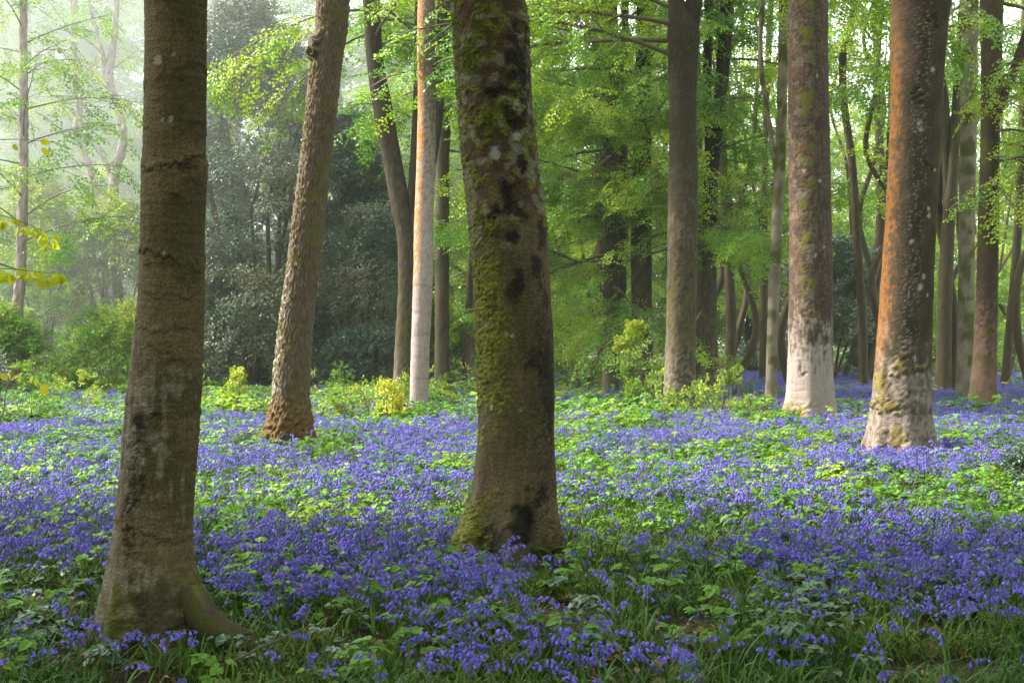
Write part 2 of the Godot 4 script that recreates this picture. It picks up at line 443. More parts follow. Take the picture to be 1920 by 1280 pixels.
# a stem in the thing's own axes (its base at the origin); fine: height up to which rings are close
func stem_mesh(rows: Array, base_x: float, kind: String, sides: int, step: float, fine: float, roots: int, flare: float, sway: float, mat: Material) -> ArrayMesh:
	var mb := MB.new()
	var ys := PackedFloat32Array()
	var y: float = rows[0][0]
	var top: float = rows[rows.size() - 1][0]
	while y < top:
		ys.append(y)
		y += step if y < fine else maxf(step, 0.5)
	ys.append(top)
	var ph := rf(0, TAU)
	var nz := rf(0, 100)
	for yy in ys:
		var s := spine(rows, yy)
		var zc := sway * (ns2(yy * 0.13, nz, 0) - ns2(0, nz, 0))
		for k in sides:
			var th := TAU * k / sides
			var r := s.y
			if roots > 0 and yy < 1.2:
				var lobe := pow(0.5 + 0.5 * cos(roots * th + ph + 0.8 * sin(th + ph)), 1.6)
				r *= 1.0 + flare * exp(-maxf(yy, 0.0) / 0.22) * (lobe - 0.35) + 0.10 * exp(-maxf(yy, 0) / 0.6) * (lobe - 0.4)
			var p := Vector3(s.x - base_x + r * cos(th), yy, zc + r * sin(th))
			bark(kind, yy, th, s.y, p + Vector3(base_x, 0, nz * 0.0))
			var d := Vector3(cos(th), 0, sin(th))
			bark_color.a = 1.0
			mb.vert(p + d * bark_lift, d, bark_color)
	for k in ys.size() - 1:
		for j in sides:
			var a := k * sides + j
			var b := k * sides + (j + 1) % sides
			mb.quad(b, a, a + sides, b + sides)
	# normals from the displaced surface
	for k in ys.size():
		for j in sides:
			var l := mb.v[k * sides + (j + sides - 1) % sides]
			var r := mb.v[k * sides + (j + 1) % sides]
			var dn := mb.v[maxi(k - 1, 0) * sides + j]
			var up := mb.v[mini(k + 1, ys.size() - 1) * sides + j]
			mb.n[k * sides + j] = (up - dn).cross(r - l).normalized()
	var m := ArrayMesh.new()
	return mb.commit(m, mat)

const STEMS := {
	"left_beech": {"z": -7.2, "rows": [[-0.40, -1.840, 0.349], [-0.01, -1.840, 0.303], [0.10, -1.843, 0.287], [0.22, -1.850, 0.266], [0.33, -1.861, 0.244], [0.44, -1.869, 0.224], [0.60, -1.864, 0.205], [0.82, -1.848, 0.198], [1.02, -1.832, 0.195], [1.27, -1.814, 0.191], [1.43, -1.799, 0.187], [1.71, -1.778, 0.174], [1.99, -1.768, 0.168], [2.26, -1.763, 0.165], [2.42, -1.757, 0.168], [2.50, -1.753, 0.169], [2.58, -1.757, 0.162], [2.68, -1.756, 0.161], [2.96, -1.752, 0.159], [3.37, -1.749, 0.159], [9.50, -1.691, 0.111], [17.00, -1.663, 0.019]], "forks": []},
	"mossy_beech": {"z": -9.7, "rows": [[-0.40, -0.015, 0.547], [0.00, -0.015, 0.476], [0.11, -0.015, 0.410], [0.22, -0.007, 0.373], [0.33, 0.002, 0.345], [0.48, 0.013, 0.312], [0.63, 0.024, 0.293], [0.82, 0.026, 0.276], [1.00, 0.032, 0.267], [1.38, 0.030, 0.269], [1.75, 0.015, 0.265], [2.12, -0.004, 0.265], [2.50, -0.041, 0.265], [2.87, -0.084, 0.263], [3.24, -0.112, 0.261], [3.61, -0.138, 0.261], [3.99, -0.162, 0.256], [10.74, -0.583, 0.179], [19.00, -0.793, 0.031]], "forks": []},
	"oak": {"z": -20.7, "rows": [[-0.40, -3.325, 0.494], [0.00, -3.325, 0.430], [0.21, -3.325, 0.370], [0.41, -3.313, 0.327], [0.64, -3.309, 0.291], [1.12, -3.293, 0.283], [1.92, -3.225, 0.263], [2.71, -3.122, 0.255], [3.51, -3.030, 0.251], [4.31, -2.939, 0.239], [5.10, -2.847, 0.243], [5.94, -2.759, 0.251], [6.22, -2.704, 0.251], [6.70, -2.676, 0.255], [11.78, -2.190, 0.178], [18.00, -1.947, 0.031]], "forks": []},
	"orange_beech": {"z": -28.7, "rows": [[-0.40, -1.932, 0.265], [0.00, -1.932, 0.231], [0.21, -1.932, 0.199], [0.94, -1.916, 0.193], [2.04, -1.877, 0.199], [3.15, -1.839, 0.204], [4.25, -1.822, 0.199], [5.35, -1.783, 0.193], [6.46, -1.767, 0.188], [7.56, -1.778, 0.188], [8.67, -1.778, 0.177], [14.22, -1.770, 0.124], [21.00, -1.765, 0.021]], "forks": []},
	"forked_beech": {"z": -35.7, "rows": [[-0.40, -2.867, 0.311], [0.00, -2.867, 0.271], [0.23, -2.867, 0.233], [1.46, -2.799, 0.220], [2.70, -2.737, 0.213], [3.80, -2.730, 0.206], [4.48, -2.758, 0.233], [4.89, -2.833, 0.254], [6.26, -3.087, 0.247], [7.64, -3.341, 0.254], [9.01, -3.553, 0.220], [10.38, -3.622, 0.220], [14.71, -4.084, 0.154], [20.00, -4.314, 0.026]], "forks": [[[3.95, -2.688, 0.145], [4.92, -2.377, 0.166], [6.30, -2.087, 0.152], [7.68, -1.900, 0.159], [9.06, -1.797, 0.166], [10.44, -1.721, 0.187], [14.74, -1.383, 0.131], [20.00, -1.214, 0.022]], [[4.11, -2.735, 0.118], [4.94, -2.631, 0.111], [6.33, -2.526, 0.104], [7.72, -2.450, 0.111], [10.51, -2.366, 0.125], [13.88, -2.224, 0.088], [18.00, -2.153, 0.015]]]},
	"dark_stem": {"z": -40.0, "rows": [[-0.40, -2.024, 0.298], [0.00, -2.024, 0.259], [0.21, -2.024, 0.223], [3.75, -2.016, 0.200], [6.83, -1.993, 0.192], [8.37, -1.916, 0.177], [11.45, -1.832, 0.169], [15.30, -1.750, 0.119], [20.00, -1.709, 0.020]], "forks": []},
	"brown_stem": {"z": -48.7, "rows": [[-0.40, -1.593, 0.225], [0.00, -1.593, 0.196], [0.66, -1.593, 0.169], [4.22, -1.415, 0.159], [7.97, -1.255, 0.169], [13.59, -1.096, 0.159], [16.48, -0.998, 0.111], [20.00, -0.949, 0.019]], "forks": []},
	"fork_topped_beech": {"z": -29.6, "rows": [[-0.40, 3.612, 0.508], [0.00, 3.612, 0.442], [0.21, 3.612, 0.381], [0.92, 3.595, 0.330], [2.06, 3.612, 0.313], [3.19, 3.635, 0.313], [4.33, 3.646, 0.313], [5.47, 3.663, 0.307], [6.61, 3.652, 0.284], [7.74, 3.658, 0.324], [8.20, 3.663, 0.341], [8.88, 3.515, 0.171], [13.88, 3.249, 0.119], [20.00, 3.115, 0.020]], "forks": [[[7.76, 3.777, 0.171], [8.45, 3.845, 0.171], [8.90, 3.897, 0.188], [13.45, 4.321, 0.132], [19.00, 4.533, 0.023]]]},
	"pale_foot_beech": {"z": -25.8, "rows": [[-0.40, 5.550, 0.669], [0.00, 5.550, 0.582], [0.20, 5.550, 0.502], [0.61, 5.550, 0.452], [1.00, 5.555, 0.427], [1.50, 5.560, 0.412], [2.00, 5.565, 0.407], [2.99, 5.570, 0.393], [3.99, 5.555, 0.388], [4.98, 5.540, 0.383], [5.97, 5.526, 0.378], [6.97, 5.516, 0.368], [7.96, 5.526, 0.358], [13.83, 5.499, 0.250], [21.00, 5.486, 0.043]], "forks": []},
	"orange_flank_beech": {"z": -18.5, "rows": [[-0.40, 5.199, 0.623], [0.00, 5.199, 0.542], [0.19, 5.199, 0.467], [0.46, 5.196, 0.421], [0.74, 5.206, 0.396], [1.17, 5.221, 0.374], [1.60, 5.242, 0.360], [1.89, 5.256, 0.353], [2.60, 5.292, 0.339], [3.31, 5.335, 0.331], [4.02, 5.370, 0.331], [4.74, 5.402, 0.335], [5.45, 5.427, 0.353], [5.95, 5.456, 0.374], [6.16, 5.467, 0.392], [12.39, 5.716, 0.274], [20.00, 5.840, 0.047]], "forks": []},
	"russet_beech": {"z": -30.4, "rows": [[-0.40, 10.318, 0.422], [0.00, 10.318, 0.367], [0.22, 10.318, 0.316], [0.90, 10.365, 0.269], [2.07, 10.412, 0.234], [3.24, 10.441, 0.228], [4.41, 10.464, 0.217], [5.58, 10.488, 0.205], [6.75, 10.511, 0.205], [7.92, 10.529, 0.223], [9.10, 10.529, 0.246], [14.00, 10.580, 0.172], [20.00, 10.605, 0.030]], "forks": [[[6.30, 10.547, 0.094], [6.77, 10.711, 0.117], [7.47, 11.005, 0.106], [8.41, 11.340, 0.123], [9.12, 11.692, 0.123], [12.66, 12.071, 0.086], [17.00, 12.260, 0.015]]]},
	"grey_beech": {"z": -35.7, "rows": [[-0.40, 11.654, 0.302], [0.00, 11.654, 0.263], [0.20, 11.654, 0.226], [2.15, 11.703, 0.206], [4.89, 11.730, 0.206], [6.95, 11.771, 0.206], [10.38, 11.805, 0.213], [14.71, 11.853, 0.149], [20.00, 11.878, 0.026]], "forks": []},
	"leaning_fork": {"z": -40.9, "rows": [[-0.40, 12.739, 0.336], [0.00, 12.739, 0.292], [0.20, 12.739, 0.252], [2.23, 12.778, 0.212], [3.80, 12.825, 0.212], [5.37, 12.896, 0.189], [6.95, 13.006, 0.173], [8.52, 13.148, 0.157], [11.67, 13.352, 0.142], [14.97, 13.565, 0.099], [19.00, 13.671, 0.017]], "forks": [[[4.92, 12.872, 0.111], [6.18, 12.817, 0.103], [8.55, 12.682, 0.095], [11.71, 12.493, 0.095], [14.09, 12.375, 0.066], [17.00, 12.316, 0.011]]]},
	"slender_beech": {"z": -33.1, "rows": [[-0.40, 6.186, 0.195], [0.00, 6.186, 0.170], [0.21, 6.186, 0.146], [0.84, 6.199, 0.134], [2.11, 6.237, 0.134], [4.27, 6.326, 0.134], [5.92, 6.415, 0.121], [7.19, 6.453, 0.121], [9.74, 6.498, 0.114], [13.91, 6.614, 0.080], [19.00, 6.672, 0.014]], "forks": [[[5.68, 6.311, 0.064], [6.83, 6.151, 0.057], [7.85, 5.986, 0.057], [8.74, 5.935, 0.057], [9.76, 5.973, 0.057], [12.12, 5.845, 0.040], [15.00, 5.781, 0.007]]]},
	"swaying_beech": {"z": -37.4, "rows": [[-0.40, 5.388, 0.336], [0.00, 5.388, 0.292], [0.20, 5.388, 0.252], [2.18, 5.331, 0.209], [5.05, 5.345, 0.194], [6.49, 5.417, 0.194], [7.93, 5.604, 0.180], [10.81, 5.827, 0.187], [14.49, 6.102, 0.131], [19.00, 6.239, 0.022]], "forks": [[[5.08, 5.332, 0.087], [6.53, 5.317, 0.101], [8.70, 5.274, 0.116], [10.87, 5.317, 0.130], [14.08, 5.310, 0.091], [18.00, 5.307, 0.016]]]},
	"slim_stem": {"z": -43.5, "rows": [[-0.40, 6.901, 0.234], [0.00, 6.901, 0.204], [0.21, 6.901, 0.176], [3.11, 6.860, 0.167], [5.62, 6.701, 0.142], [8.96, 6.584, 0.125], [12.31, 6.492, 0.134], [15.32, 6.384, 0.094], [19.00, 6.331, 0.016]], "forks": []},
	"thin_stem": {"z": -45.2, "rows": [[-0.40, 6.073, 0.209], [0.00, 6.073, 0.182], [0.21, 6.073, 0.157], [4.04, 6.099, 0.131], [7.52, 6.107, 0.122], [12.74, 5.968, 0.122], [15.10, 5.951, 0.085], [18.00, 5.942, 0.015]], "forks": []},
	"curtain_beech": {"z": -40.0, "rows": [[-0.40, 2.863, 0.370], [0.00, 2.863, 0.321], [0.21, 2.863, 0.277], [2.22, 2.886, 0.239], [5.29, 2.925, 0.231], [7.60, 2.871, 0.254], [11.45, 2.817, 0.231], [15.30, 2.791, 0.162], [20.00, 2.778, 0.028]], "forks": [[[2.84, 3.174, 0.124], [5.33, 3.221, 0.140], [8.45, 3.221, 0.109], [11.56, 3.283, 0.093], [14.46, 3.315, 0.065], [18.00, 3.331, 0.011]]]},
	"twin_beech": {"z": -38.3, "rows": [[-0.40, 3.637, 0.491], [0.00, 3.637, 0.427], [0.22, 3.637, 0.368], [2.19, 3.592, 0.294], [5.13, 3.578, 0.280], [8.08, 3.615, 0.228], [11.02, 3.666, 0.206], [15.06, 3.696, 0.144], [20.00, 3.711, 0.025]], "forks": []},
	"rear_stem": {"z": -48.7, "rows": [[-0.40, 3.167, 0.275], [0.00, 3.167, 0.239], [0.21, 3.167, 0.206], [4.22, 3.157, 0.178], [7.97, 3.092, 0.169], [13.59, 2.923, 0.150], [16.03, 2.884, 0.105], [19.00, 2.864, 0.018]], "forks": []},
	"wavy_stem": {"z": -43.5, "rows": [[-0.40, 11.042, 0.201], [0.00, 11.042, 0.175], [0.21, 11.042, 0.151], [2.27, 11.009, 0.134], [4.78, 10.842, 0.134], [7.29, 10.683, 0.125], [8.96, 10.440, 0.117], [10.63, 10.407, 0.117], [11.64, 10.641, 0.100], [12.31, 10.800, 0.092], [14.87, 11.044, 0.064], [18.00, 11.167, 0.011]], "forks": []},
	"rear_dark_stem": {"z": -50.5, "rows": [[-0.40, 9.180, 0.233], [0.00, 9.180, 0.203], [0.22, 9.180, 0.175], [4.32, 9.199, 0.136], [9.17, 9.238, 0.116], [14.02, 9.432, 0.116], [16.26, 9.469, 0.082], [19.00, 9.487, 0.014]], "forks": []},
	"paired_stem": {"z": -52.2, "rows": [[-0.40, 13.552, 0.348], [0.00, 13.552, 0.303], [0.21, 13.552, 0.261], [3.41, 13.632, 0.221], [6.42, 13.913, 0.181], [10.43, 13.803, 0.151], [14.45, 13.733, 0.120], [16.50, 13.749, 0.084], [19.00, 13.757, 0.014]], "forks": [[[4.42, 13.859, 0.161], [6.43, 14.101, 0.161], [10.46, 14.302, 0.121], [14.49, 14.363, 0.101], [16.07, 14.433, 0.071], [18.00, 14.468, 0.012]]]},
	"edge_stem": {"z": -45.2, "rows": [[-0.40, 16.095, 0.209], [0.00, 16.095, 0.182], [0.21, 16.095, 0.157], [4.04, 16.426, 0.139], [7.52, 16.634, 0.139], [12.74, 16.739, 0.104], [15.10, 16.847, 0.073], [18.00, 16.901, 0.013]], "forks": []},
	"twisted_tree": {"z": -48.7, "rows": [[-0.40, -13.754, 0.250], [0.00, -13.754, 0.217], [0.21, -13.754, 0.187], [2.35, -13.792, 0.187], [4.60, -13.960, 0.169], [6.10, -14.016, 0.169], [7.60, -13.970, 0.178], [8.16, -13.773, 0.169], [8.91, -13.679, 0.150], [9.84, -13.866, 0.150], [10.78, -14.166, 0.150], [11.53, -14.101, 0.141], [12.47, -13.960, 0.112], [13.59, -13.904, 0.094], [15.58, -13.739, 0.066], [18.00, -13.657, 0.011]], "forks": [[[10.80, -14.304, 0.094], [11.55, -14.389, 0.103], [12.49, -14.605, 0.075], [13.61, -14.896, 0.066], [14.69, -15.010, 0.046], [16.00, -15.067, 0.008]], [[7.43, -14.123, 0.094], [7.99, -14.339, 0.103], [8.56, -14.725, 0.094], [9.31, -15.185, 0.085], [11.42, -15.410, 0.059], [14.00, -15.523, 0.010]]]},
	"twisted_stem": {"z": -50.5, "rows": [[-0.40, -14.827, 0.259], [0.00, -14.827, 0.225], [0.22, -14.827, 0.194], [2.38, -14.857, 0.165], [5.29, -14.934, 0.146], [6.65, -15.119, 0.136], [7.62, -15.332, 0.155], [8.59, -15.662, 0.136], [9.36, -15.914, 0.116], [10.14, -15.740, 0.097], [11.11, -15.837, 0.078], [12.47, -15.963, 0.107], [14.02, -15.934, 0.097], [15.81, -16.013, 0.068], [18.00, -16.053, 0.012]], "forks": []},
	"hazy_trunk": {"z": -67.9, "rows": [[-0.40, -23.881, 0.383], [0.00, -23.881, 0.333], [0.22, -23.881, 0.287], [10.47, -23.777, 0.235], [14.39, -23.751, 0.209], [18.30, -23.777, 0.183], [19.52, -23.771, 0.128], [21.00, -23.768, 0.022]], "forks": [[[14.42, -23.446, 0.157], [16.25, -23.001, 0.131], [18.35, -22.791, 0.131]]]},
	"hazy_trunk_b": {"z": -73.1, "rows": [[-0.40, -24.454, 0.300], [0.00, -24.454, 0.261], [0.22, -24.454, 0.225], [8.35, -24.426, 0.197], [13.97, -24.369, 0.197], [19.59, -24.229, 0.169], [20.22, -24.222, 0.118], [21.00, -24.219, 0.020]], "forks": []},
	"pale_left_trunk": {"z": -40.0, "rows": [[-0.40, -14.315, 0.287], [0.00, -14.315, 0.250], [0.21, -14.315, 0.215], [2.22, -14.299, 0.169], [3.75, -14.192, 0.154], [6.83, -14.115, 0.139], [11.45, -14.115, 0.108], [14.40, -14.062, 0.075], [18.00, -14.036, 0.013]], "forks": []},
}


# ---------------------------------------------------------------- crowns

# one limb with side branches in a flat, drooping fan; adds wood to WOOD and places for leafy sprays to OUT
func limb(wood: MB, out: Array, at: Vector3, dir: Vector3, long: float, droop: float, thick: float, gap: float, size: float, bare := 0.18) -> void:
	var pts := PackedVector3Array()
	var rad := PackedFloat32Array()
	var p := at
	var d := dir.normalized()
	var steps := 7
	var dirs := []
	for k in steps + 1:
		pts.append(p)
		rad.append(thick * (1.0 - 0.88 * k / steps) + 0.004)
		dirs.append(d)
		d = (d + Vector3(rf(-0.12, 0.12), -droop / steps + rf(-0.05, 0.05), rf(-0.12, 0.12))).normalized()
		p += d * long / steps
	tube(wood, pts, rad, 5, Color.WHITE)
	var n := int(long * 2.4) + 2
	for k in n:
		var f := bare + (1.0 - bare) * (k + rf(0.0, 0.9)) / n
		var q := minf(f * steps, steps - 0.01)
		var a: Vector3 = pts[int(q)].lerp(pts[int(q) + 1], q - int(q))
		var fd: Vector3 = dirs[int(q)]
		var side := fd.cross(Vector3.UP).normalized() * (1.0 if k % 2 == 0 else -1.0)
		var sd := (fd * rf(0.4, 0.9) + side * rf(0.4, 1.0) + Vector3(0, rf(-0.55, 0.35), 0)).normalized()
		var sl := long * rf(0.26, 0.46) * (1.15 - 0.75 * f)
		var sp := PackedVector3Array()
		for j in 4:
			sp.append(a + sd * sl * j / 3.0 + Vector3(0, -droop * 0.3 * sl * (j / 3.0) ** 2, 0))
		tube(wood, sp, PackedFloat32Array([thick * 0.28 + 0.003, thick * 0.18 + 0.003, 0.005, 0.002]), 3, Color.WHITE)
		var m := maxi(2, int(sl / gap))
		for j in m:
			var g := (j + rf(0.2, 0.9)) / m
			var c := a + sd * sl * g + Vector3(0, -droop * 0.3 * sl * g * g, 0)
			var s2 := sd.cross(Vector3.UP).normalized() * (1.0 if j % 2 == 0 else -1.0)
			var x := (sd * rf(0.5, 1.0) + s2 * rf(0.0, 0.9) + Vector3(0, rf(-0.75, 0.15) - droop * 0.15, 0)).normalized()
			c += Vector3(rf(-0.12, 0.12), rf(-0.22, 0.12), rf(-0.12, 0.12))
			var y := (Vector3.UP + Vector3(rf(-0.6, 0.6), 0, rf(-0.6, 0.6))).normalized()
			var z := x.cross(y).normalized()
			y = z.cross(x)
			var s := size * rf(0.75, 1.25)
			out.append(Transform3D(Basis(x * s, y * s, z * s), c))


func tinted(out: Array, base: Vector3, col: Color, vary: float) -> PackedColorArray:
	var t := PackedColorArray()
	for o: Transform3D in out:
		var a := ns(o.origin + base, 0.35)
		var k := 1.0 + vary * a + rf(-0.18, 0.18)
		t.append(Color(col.r * k * (1.0 + 0.5 * a), col.g * k, col.b * k))
	return t


# h0..h1: heights of the limbs; len0/len1 their lengths low and high; az: middle and half spread of their bearings
func crown(t: Node3D, rows: Array, h0: float, h1: float, count: int, len0: float, len1: float, up: float, droop: float, gap: float, size: float, spray: Mesh, col: Color, az := 0.0, spread := PI) -> void:
	var wood := MB.new()
	var out := []
	var bear := rf(0, TAU)
	for k in count:
		var f := (k + rf(0.0, 0.8)) / count
		var y := lerpf(h0, h1, f)
		var s := spine(rows, y)
		bear += 2.4 + rf(-0.4, 0.4)
		var a := az + (wrapf(bear, -PI, PI) / PI) * spread
		var e := up + rf(-0.35, 0.4) + 0.4 * f
		var d := Vector3(cos(a) * cos(e), sin(e), sin(a) * cos(e))
		limb(wood, out, Vector3(s.x - t.position.x, y, 0) + d * s.y * 0.4, d, lerpf(len0, len1, f) * rf(0.75, 1.2), droop, clampf(s.y * 0.16, 0.014, 0.05), gap, size)
	var m := ArrayMesh.new()
	part("branches", wood.commit(m, M.limb), t).set_meta("kind", "stuff")
	scatter("crown", spray, out, tinted(out, t.position, col, 0.45), t).set_meta("kind", "stuff")


func tree(key: String, called: String, label: String, kind: String, sides: int, step: float, fine: float, roots := 5, flare := 0.35) -> Node3D:
	var s: Dictionary = STEMS[key]
	var rows: Array = s.rows
	var bx: float = rows[1][1]
	var t := thing(called, label, "tree", "", Vector3(bx, 0, s.z))
	rng.seed = hash(key)
	part("trunk", stem_mesh(rows, bx, kind, sides, step, fine, roots, flare, 0.0, M.bark), t)
	for f in s.forks:
		part("stem", stem_mesh(f, bx, kind, maxi(10, sides / 2), maxf(step, 0.12), fine, 0, 0.0, 0.0, M.bark), t)
	return t


# ---------------------------------------------------------------- ground plants

func bell(mb: MB, p: Vector3, d: Vector3, long: float, col: Color) -> void:
	var a := d.cross(Vector3(0.3, 0.2, 0.9)).normalized()
	var b := d.cross(a)
	var prof := [[0.0, 0.15], [0.25, 0.32], [0.8, 0.36], [1.0, 0.66]]
	var first := mb.v.size()
	for r in prof:
		for s in 5:
			var th: float = TAU * s / 5
			var n: Vector3 = a * cos(th) + b * sin(th)
			mb.vert(p + d * long * float(r[0]) + n * long * float(r[1]), n, col)
	for k in 3:
		for s in 5:
			var q := first + k * 5 + s
			var w := first + k * 5 + (s + 1) % 5
			mb.quad(q, w, w + 5, q + 5)


func bluebell_parts(seed_: int) -> Array:   # [stem, flower head, leaves]
	rng.seed = seed_
	var tall := rf(0.24, 0.36)
	var st := MB.new()
	var pts := PackedVector3Array()
	var rad := PackedFloat32Array()
	for k in 8:
		var f := k / 7.0
		pts.append(Vector3(0.02 * f + 0.10 * pow(maxf(0, f - 0.55) / 0.45, 1.7), tall * f - 0.075 * pow(maxf(0, f - 0.62) / 0.38, 2.0), 0.01 * sin(f * 3.0)))
		rad.append(0.0032 - 0.0016 * f)
	tube(st, pts, rad, 4, Color.WHITE)
	var fl := MB.new()
	var n := 5 + seed_ % 5
	for k in n:
		var f := 0.66 + 0.34 * k / (n - 1)
		var q := f * 7.0
		var p := pts[mini(int(q), 6)].lerp(pts[mini(int(q), 6) + 1], q - mini(int(q), 6))
		var th := rf(-1.3, 1.3) if k > 1 else rf(-2.0, 2.0)
		var d := Vector3(cos(th), 0, sin(th))
		var at := p + d * rf(0.010, 0.022) + Vector3(0, rf(-0.006, 0.006), 0)
		tube(st, PackedVector3Array([p, p + d * 0.008 + Vector3(0, 0.004, 0), at]), PackedFloat32Array([0.0012, 0.001, 0.001]), 3, Color.WHITE)
		var g := rf(0.75, 1.2)
		bell(fl, at, (d * rf(0.2, 1.0) + Vector3(0, -1, 0)).normalized(), rf(0.016, 0.022), Color(g * rf(0.85, 1.25), g, g))
	var lf := MB.new()
	for k in 4:
		blade(lf, Vector3.ZERO, rf(0, TAU), rf(0.18, 0.30), rf(0.005, 0.008), rf(0.5, 1.3), leaf_tint(0.2))
	var a := ArrayMesh.new()
	var b := ArrayMesh.new()
	var c := ArrayMesh.new()
	return [st.commit(a, M.stalk), fl.commit(b, M.bluebell), lf.commit(c, M.blade)]


func blade(mb: MB, at: Vector3, bearing: float, long: float, half: float, bend: float, col: Color) -> void:
	var d := Vector3(cos(bearing), 0, sin(bearing))
	var side := Vector3(-d.z, 0, d.x)
	var p := at
	var e := rf(1.15, 1.5)
	var last_l := p - side * half * 0.6
	var last_r := p + side * half * 0.6
	var n := 5
	for k in n:
		p += (d * cos(e) + Vector3(0, sin(e), 0)) * long / n
		e -= bend * 1.6 / n
		var w := half * (1.0 - pow((k + 1.0) / n, 3.0)) + 0.0004
		var l := p - side * w
		var r := p + side * w
		mb.face(last_l, last_r, r, col)
		mb.face(last_l, r, l, col)
		last_l = l
		last_r = r


func blade_clump(seed_: int, count: int, tall: float, wide: float) -> ArrayMesh:
	rng.seed = seed_
	var mb := MB.new()
	for k in count:
		blade(mb, Vector3(rf(-0.05, 0.05), 0, rf(-0.05, 0.05)), rf(0, TAU), tall * rf(0.55, 1.15), wide * rf(0.6, 1.2), rf(0.4, 1.6), leaf_tint(0.3))
	var m := ArrayMesh.new()
	return mb.commit(m, M.blade)


# a bramble leaf of three broad toothed leaflets on a stalk, growing along +x
func bramble_leaf(seed_: int) -> ArrayMesh:
	rng.seed = seed_
	var mb := MB.new()
	var st := MB.new()
	tube(st, PackedVector3Array([Vector3.ZERO, Vector3(0.04, 0.012, 0)]), PackedFloat32Array([0.0018, 0.0012]), 3, Color.WHITE)
	for k in 3:
		var th: float = [0.0, 1.15, -1.15][k] + rf(-0.15, 0.15)
		var a := Vector3(cos(th), rf(-0.35, 0.1), sin(th)).normalized() * rf(0.055, 0.075) * (1.15 if k == 0 else 0.9)
		var up := Vector3(rf(-0.3, 0.3), 1, rf(-0.3, 0.3)).normalized()
		var b := a.cross(up).normalized() * a.length() * 0.42
		toothed(mb, Vector3(0.04, 0.012, 0), a, b, up * 0.007, leaf_tint(0.12))
	var m := ArrayMesh.new()
	mb.commit(m, M.leaf)
	st.commit(m, M.stalk)
	return m


func toothed(mb: MB, p: Vector3, a: Vector3, b: Vector3, u: Vector3, col: Color) -> void:
	var n := 7
	for s in [1.0, -1.0]:
		var last := p
		for k in n:
			var f := (k + 1.0) / n
			var w := pow(sin(PI * pow(f, 0.75)), 0.8) if f < 1.0 else 0.0
			var e: Vector3 = p + a * f + b * s * w * (1.08 if k % 2 == 0 else 0.9) + u * w - u * 1.5 * f * f
			var m0 := p + a * (f - 1.0 / n) - u * 1.5 * (f - 1.0 / n) ** 2
			var m1 := p + a * f - u * 1.5 * f * f
			mb.face(m0, m1, e, col)
			if k > 0:
				mb.face(m0, e, last, col)
			last = e


func fern_frond(seed_: int) -> ArrayMesh:
	rng.seed = seed_
	var mb := MB.new()
	var st := MB.new()
	var pts := PackedVector3Array()
	var rad := PackedFloat32Array()
	for k in 11:
		var f := k / 10.0
		pts.append(Vector3(0.38 * f, 0.30 * sin(f * 2.0), 0))
		rad.append(0.003 * (1 - f) + 0.0006)
	tube(st, pts, rad, 3, Color.WHITE)
	for k in 22:
		var f := 0.18 + 0.8 * k / 22.0
		var q := f * 10.0
		var p := pts[int(q)].lerp(pts[int(q) + 1], q - int(q))
		var long := 0.13 * pow(sin(PI * pow(f, 0.6)), 0.9) + 0.01
		for s in [1.0, -1.0]:
			var d := Vector3(0.35, -0.12, s).normalized()
			var c := leaf_tint(0.12)
			for j in 5:
				var a := d * long * 0.28
				var at := p + d * long * (0.1 + 0.17 * j)
				var w := long * 0.11 * (1.1 - 0.16 * j)
				for z in [1.0, -1.0]:
					mb.face(at, at + a * 0.5, at + a * 0.4 + Vector3(z * w * 2.2, 0.004, 0), c)
			mb.face(p, p + d * long, p + d * long * 0.45 + Vector3(0.014, 0, 0), c)
			mb.face(p, p + d * long, p + d * long * 0.4 - Vector3(0.012, 0, 0), c)
	var m := ArrayMesh.new()
	mb.commit(m, M.leaf)
	st.commit(m, M.stalk)
	return m


func ground_y(x: float, z: float) -> float:
	return 0.05 * ns2(x * 0.35, 0.0, z * 0.35) + 0.025 * ns2(x * 1.4, 4.0, z * 1.4)


func spot(half_wide: float, near: float, far: float) -> Vector3:
	# an even scatter over the wedge of ground before the eye, a little wider than the view
	var d := sqrt(rf(near * near, far * far))
	var x := rf(-1.0, 1.0) * (0.40 * d + half_wide)
	return Vector3(x, ground_y(x, -d), -d)


func placed(p: Vector3, s: float, tilt := 0.15) -> Transform3D:
	var b := Basis(Vector3.UP, rf(0, TAU)) * Basis(Vector3(rf(-1, 1), 0, rf(-1, 1)).normalized(), rf(0, tilt))
	return Transform3D(b.scaled(Vector3(s, s * rf(0.85, 1.15), s)), p)


var feet := []   # Vector3(x, z, radius) of trunks, so that nothing grows through them

func clear(p: Vector3, more := 0.0) -> bool:
	for f: Vector3 in feet:
		var dx := p.x - f.x
		var dz := p.z - f.y
		if dx * dx + dz * dz < (f.z + more) * (f.z + more):
			return false
	return true


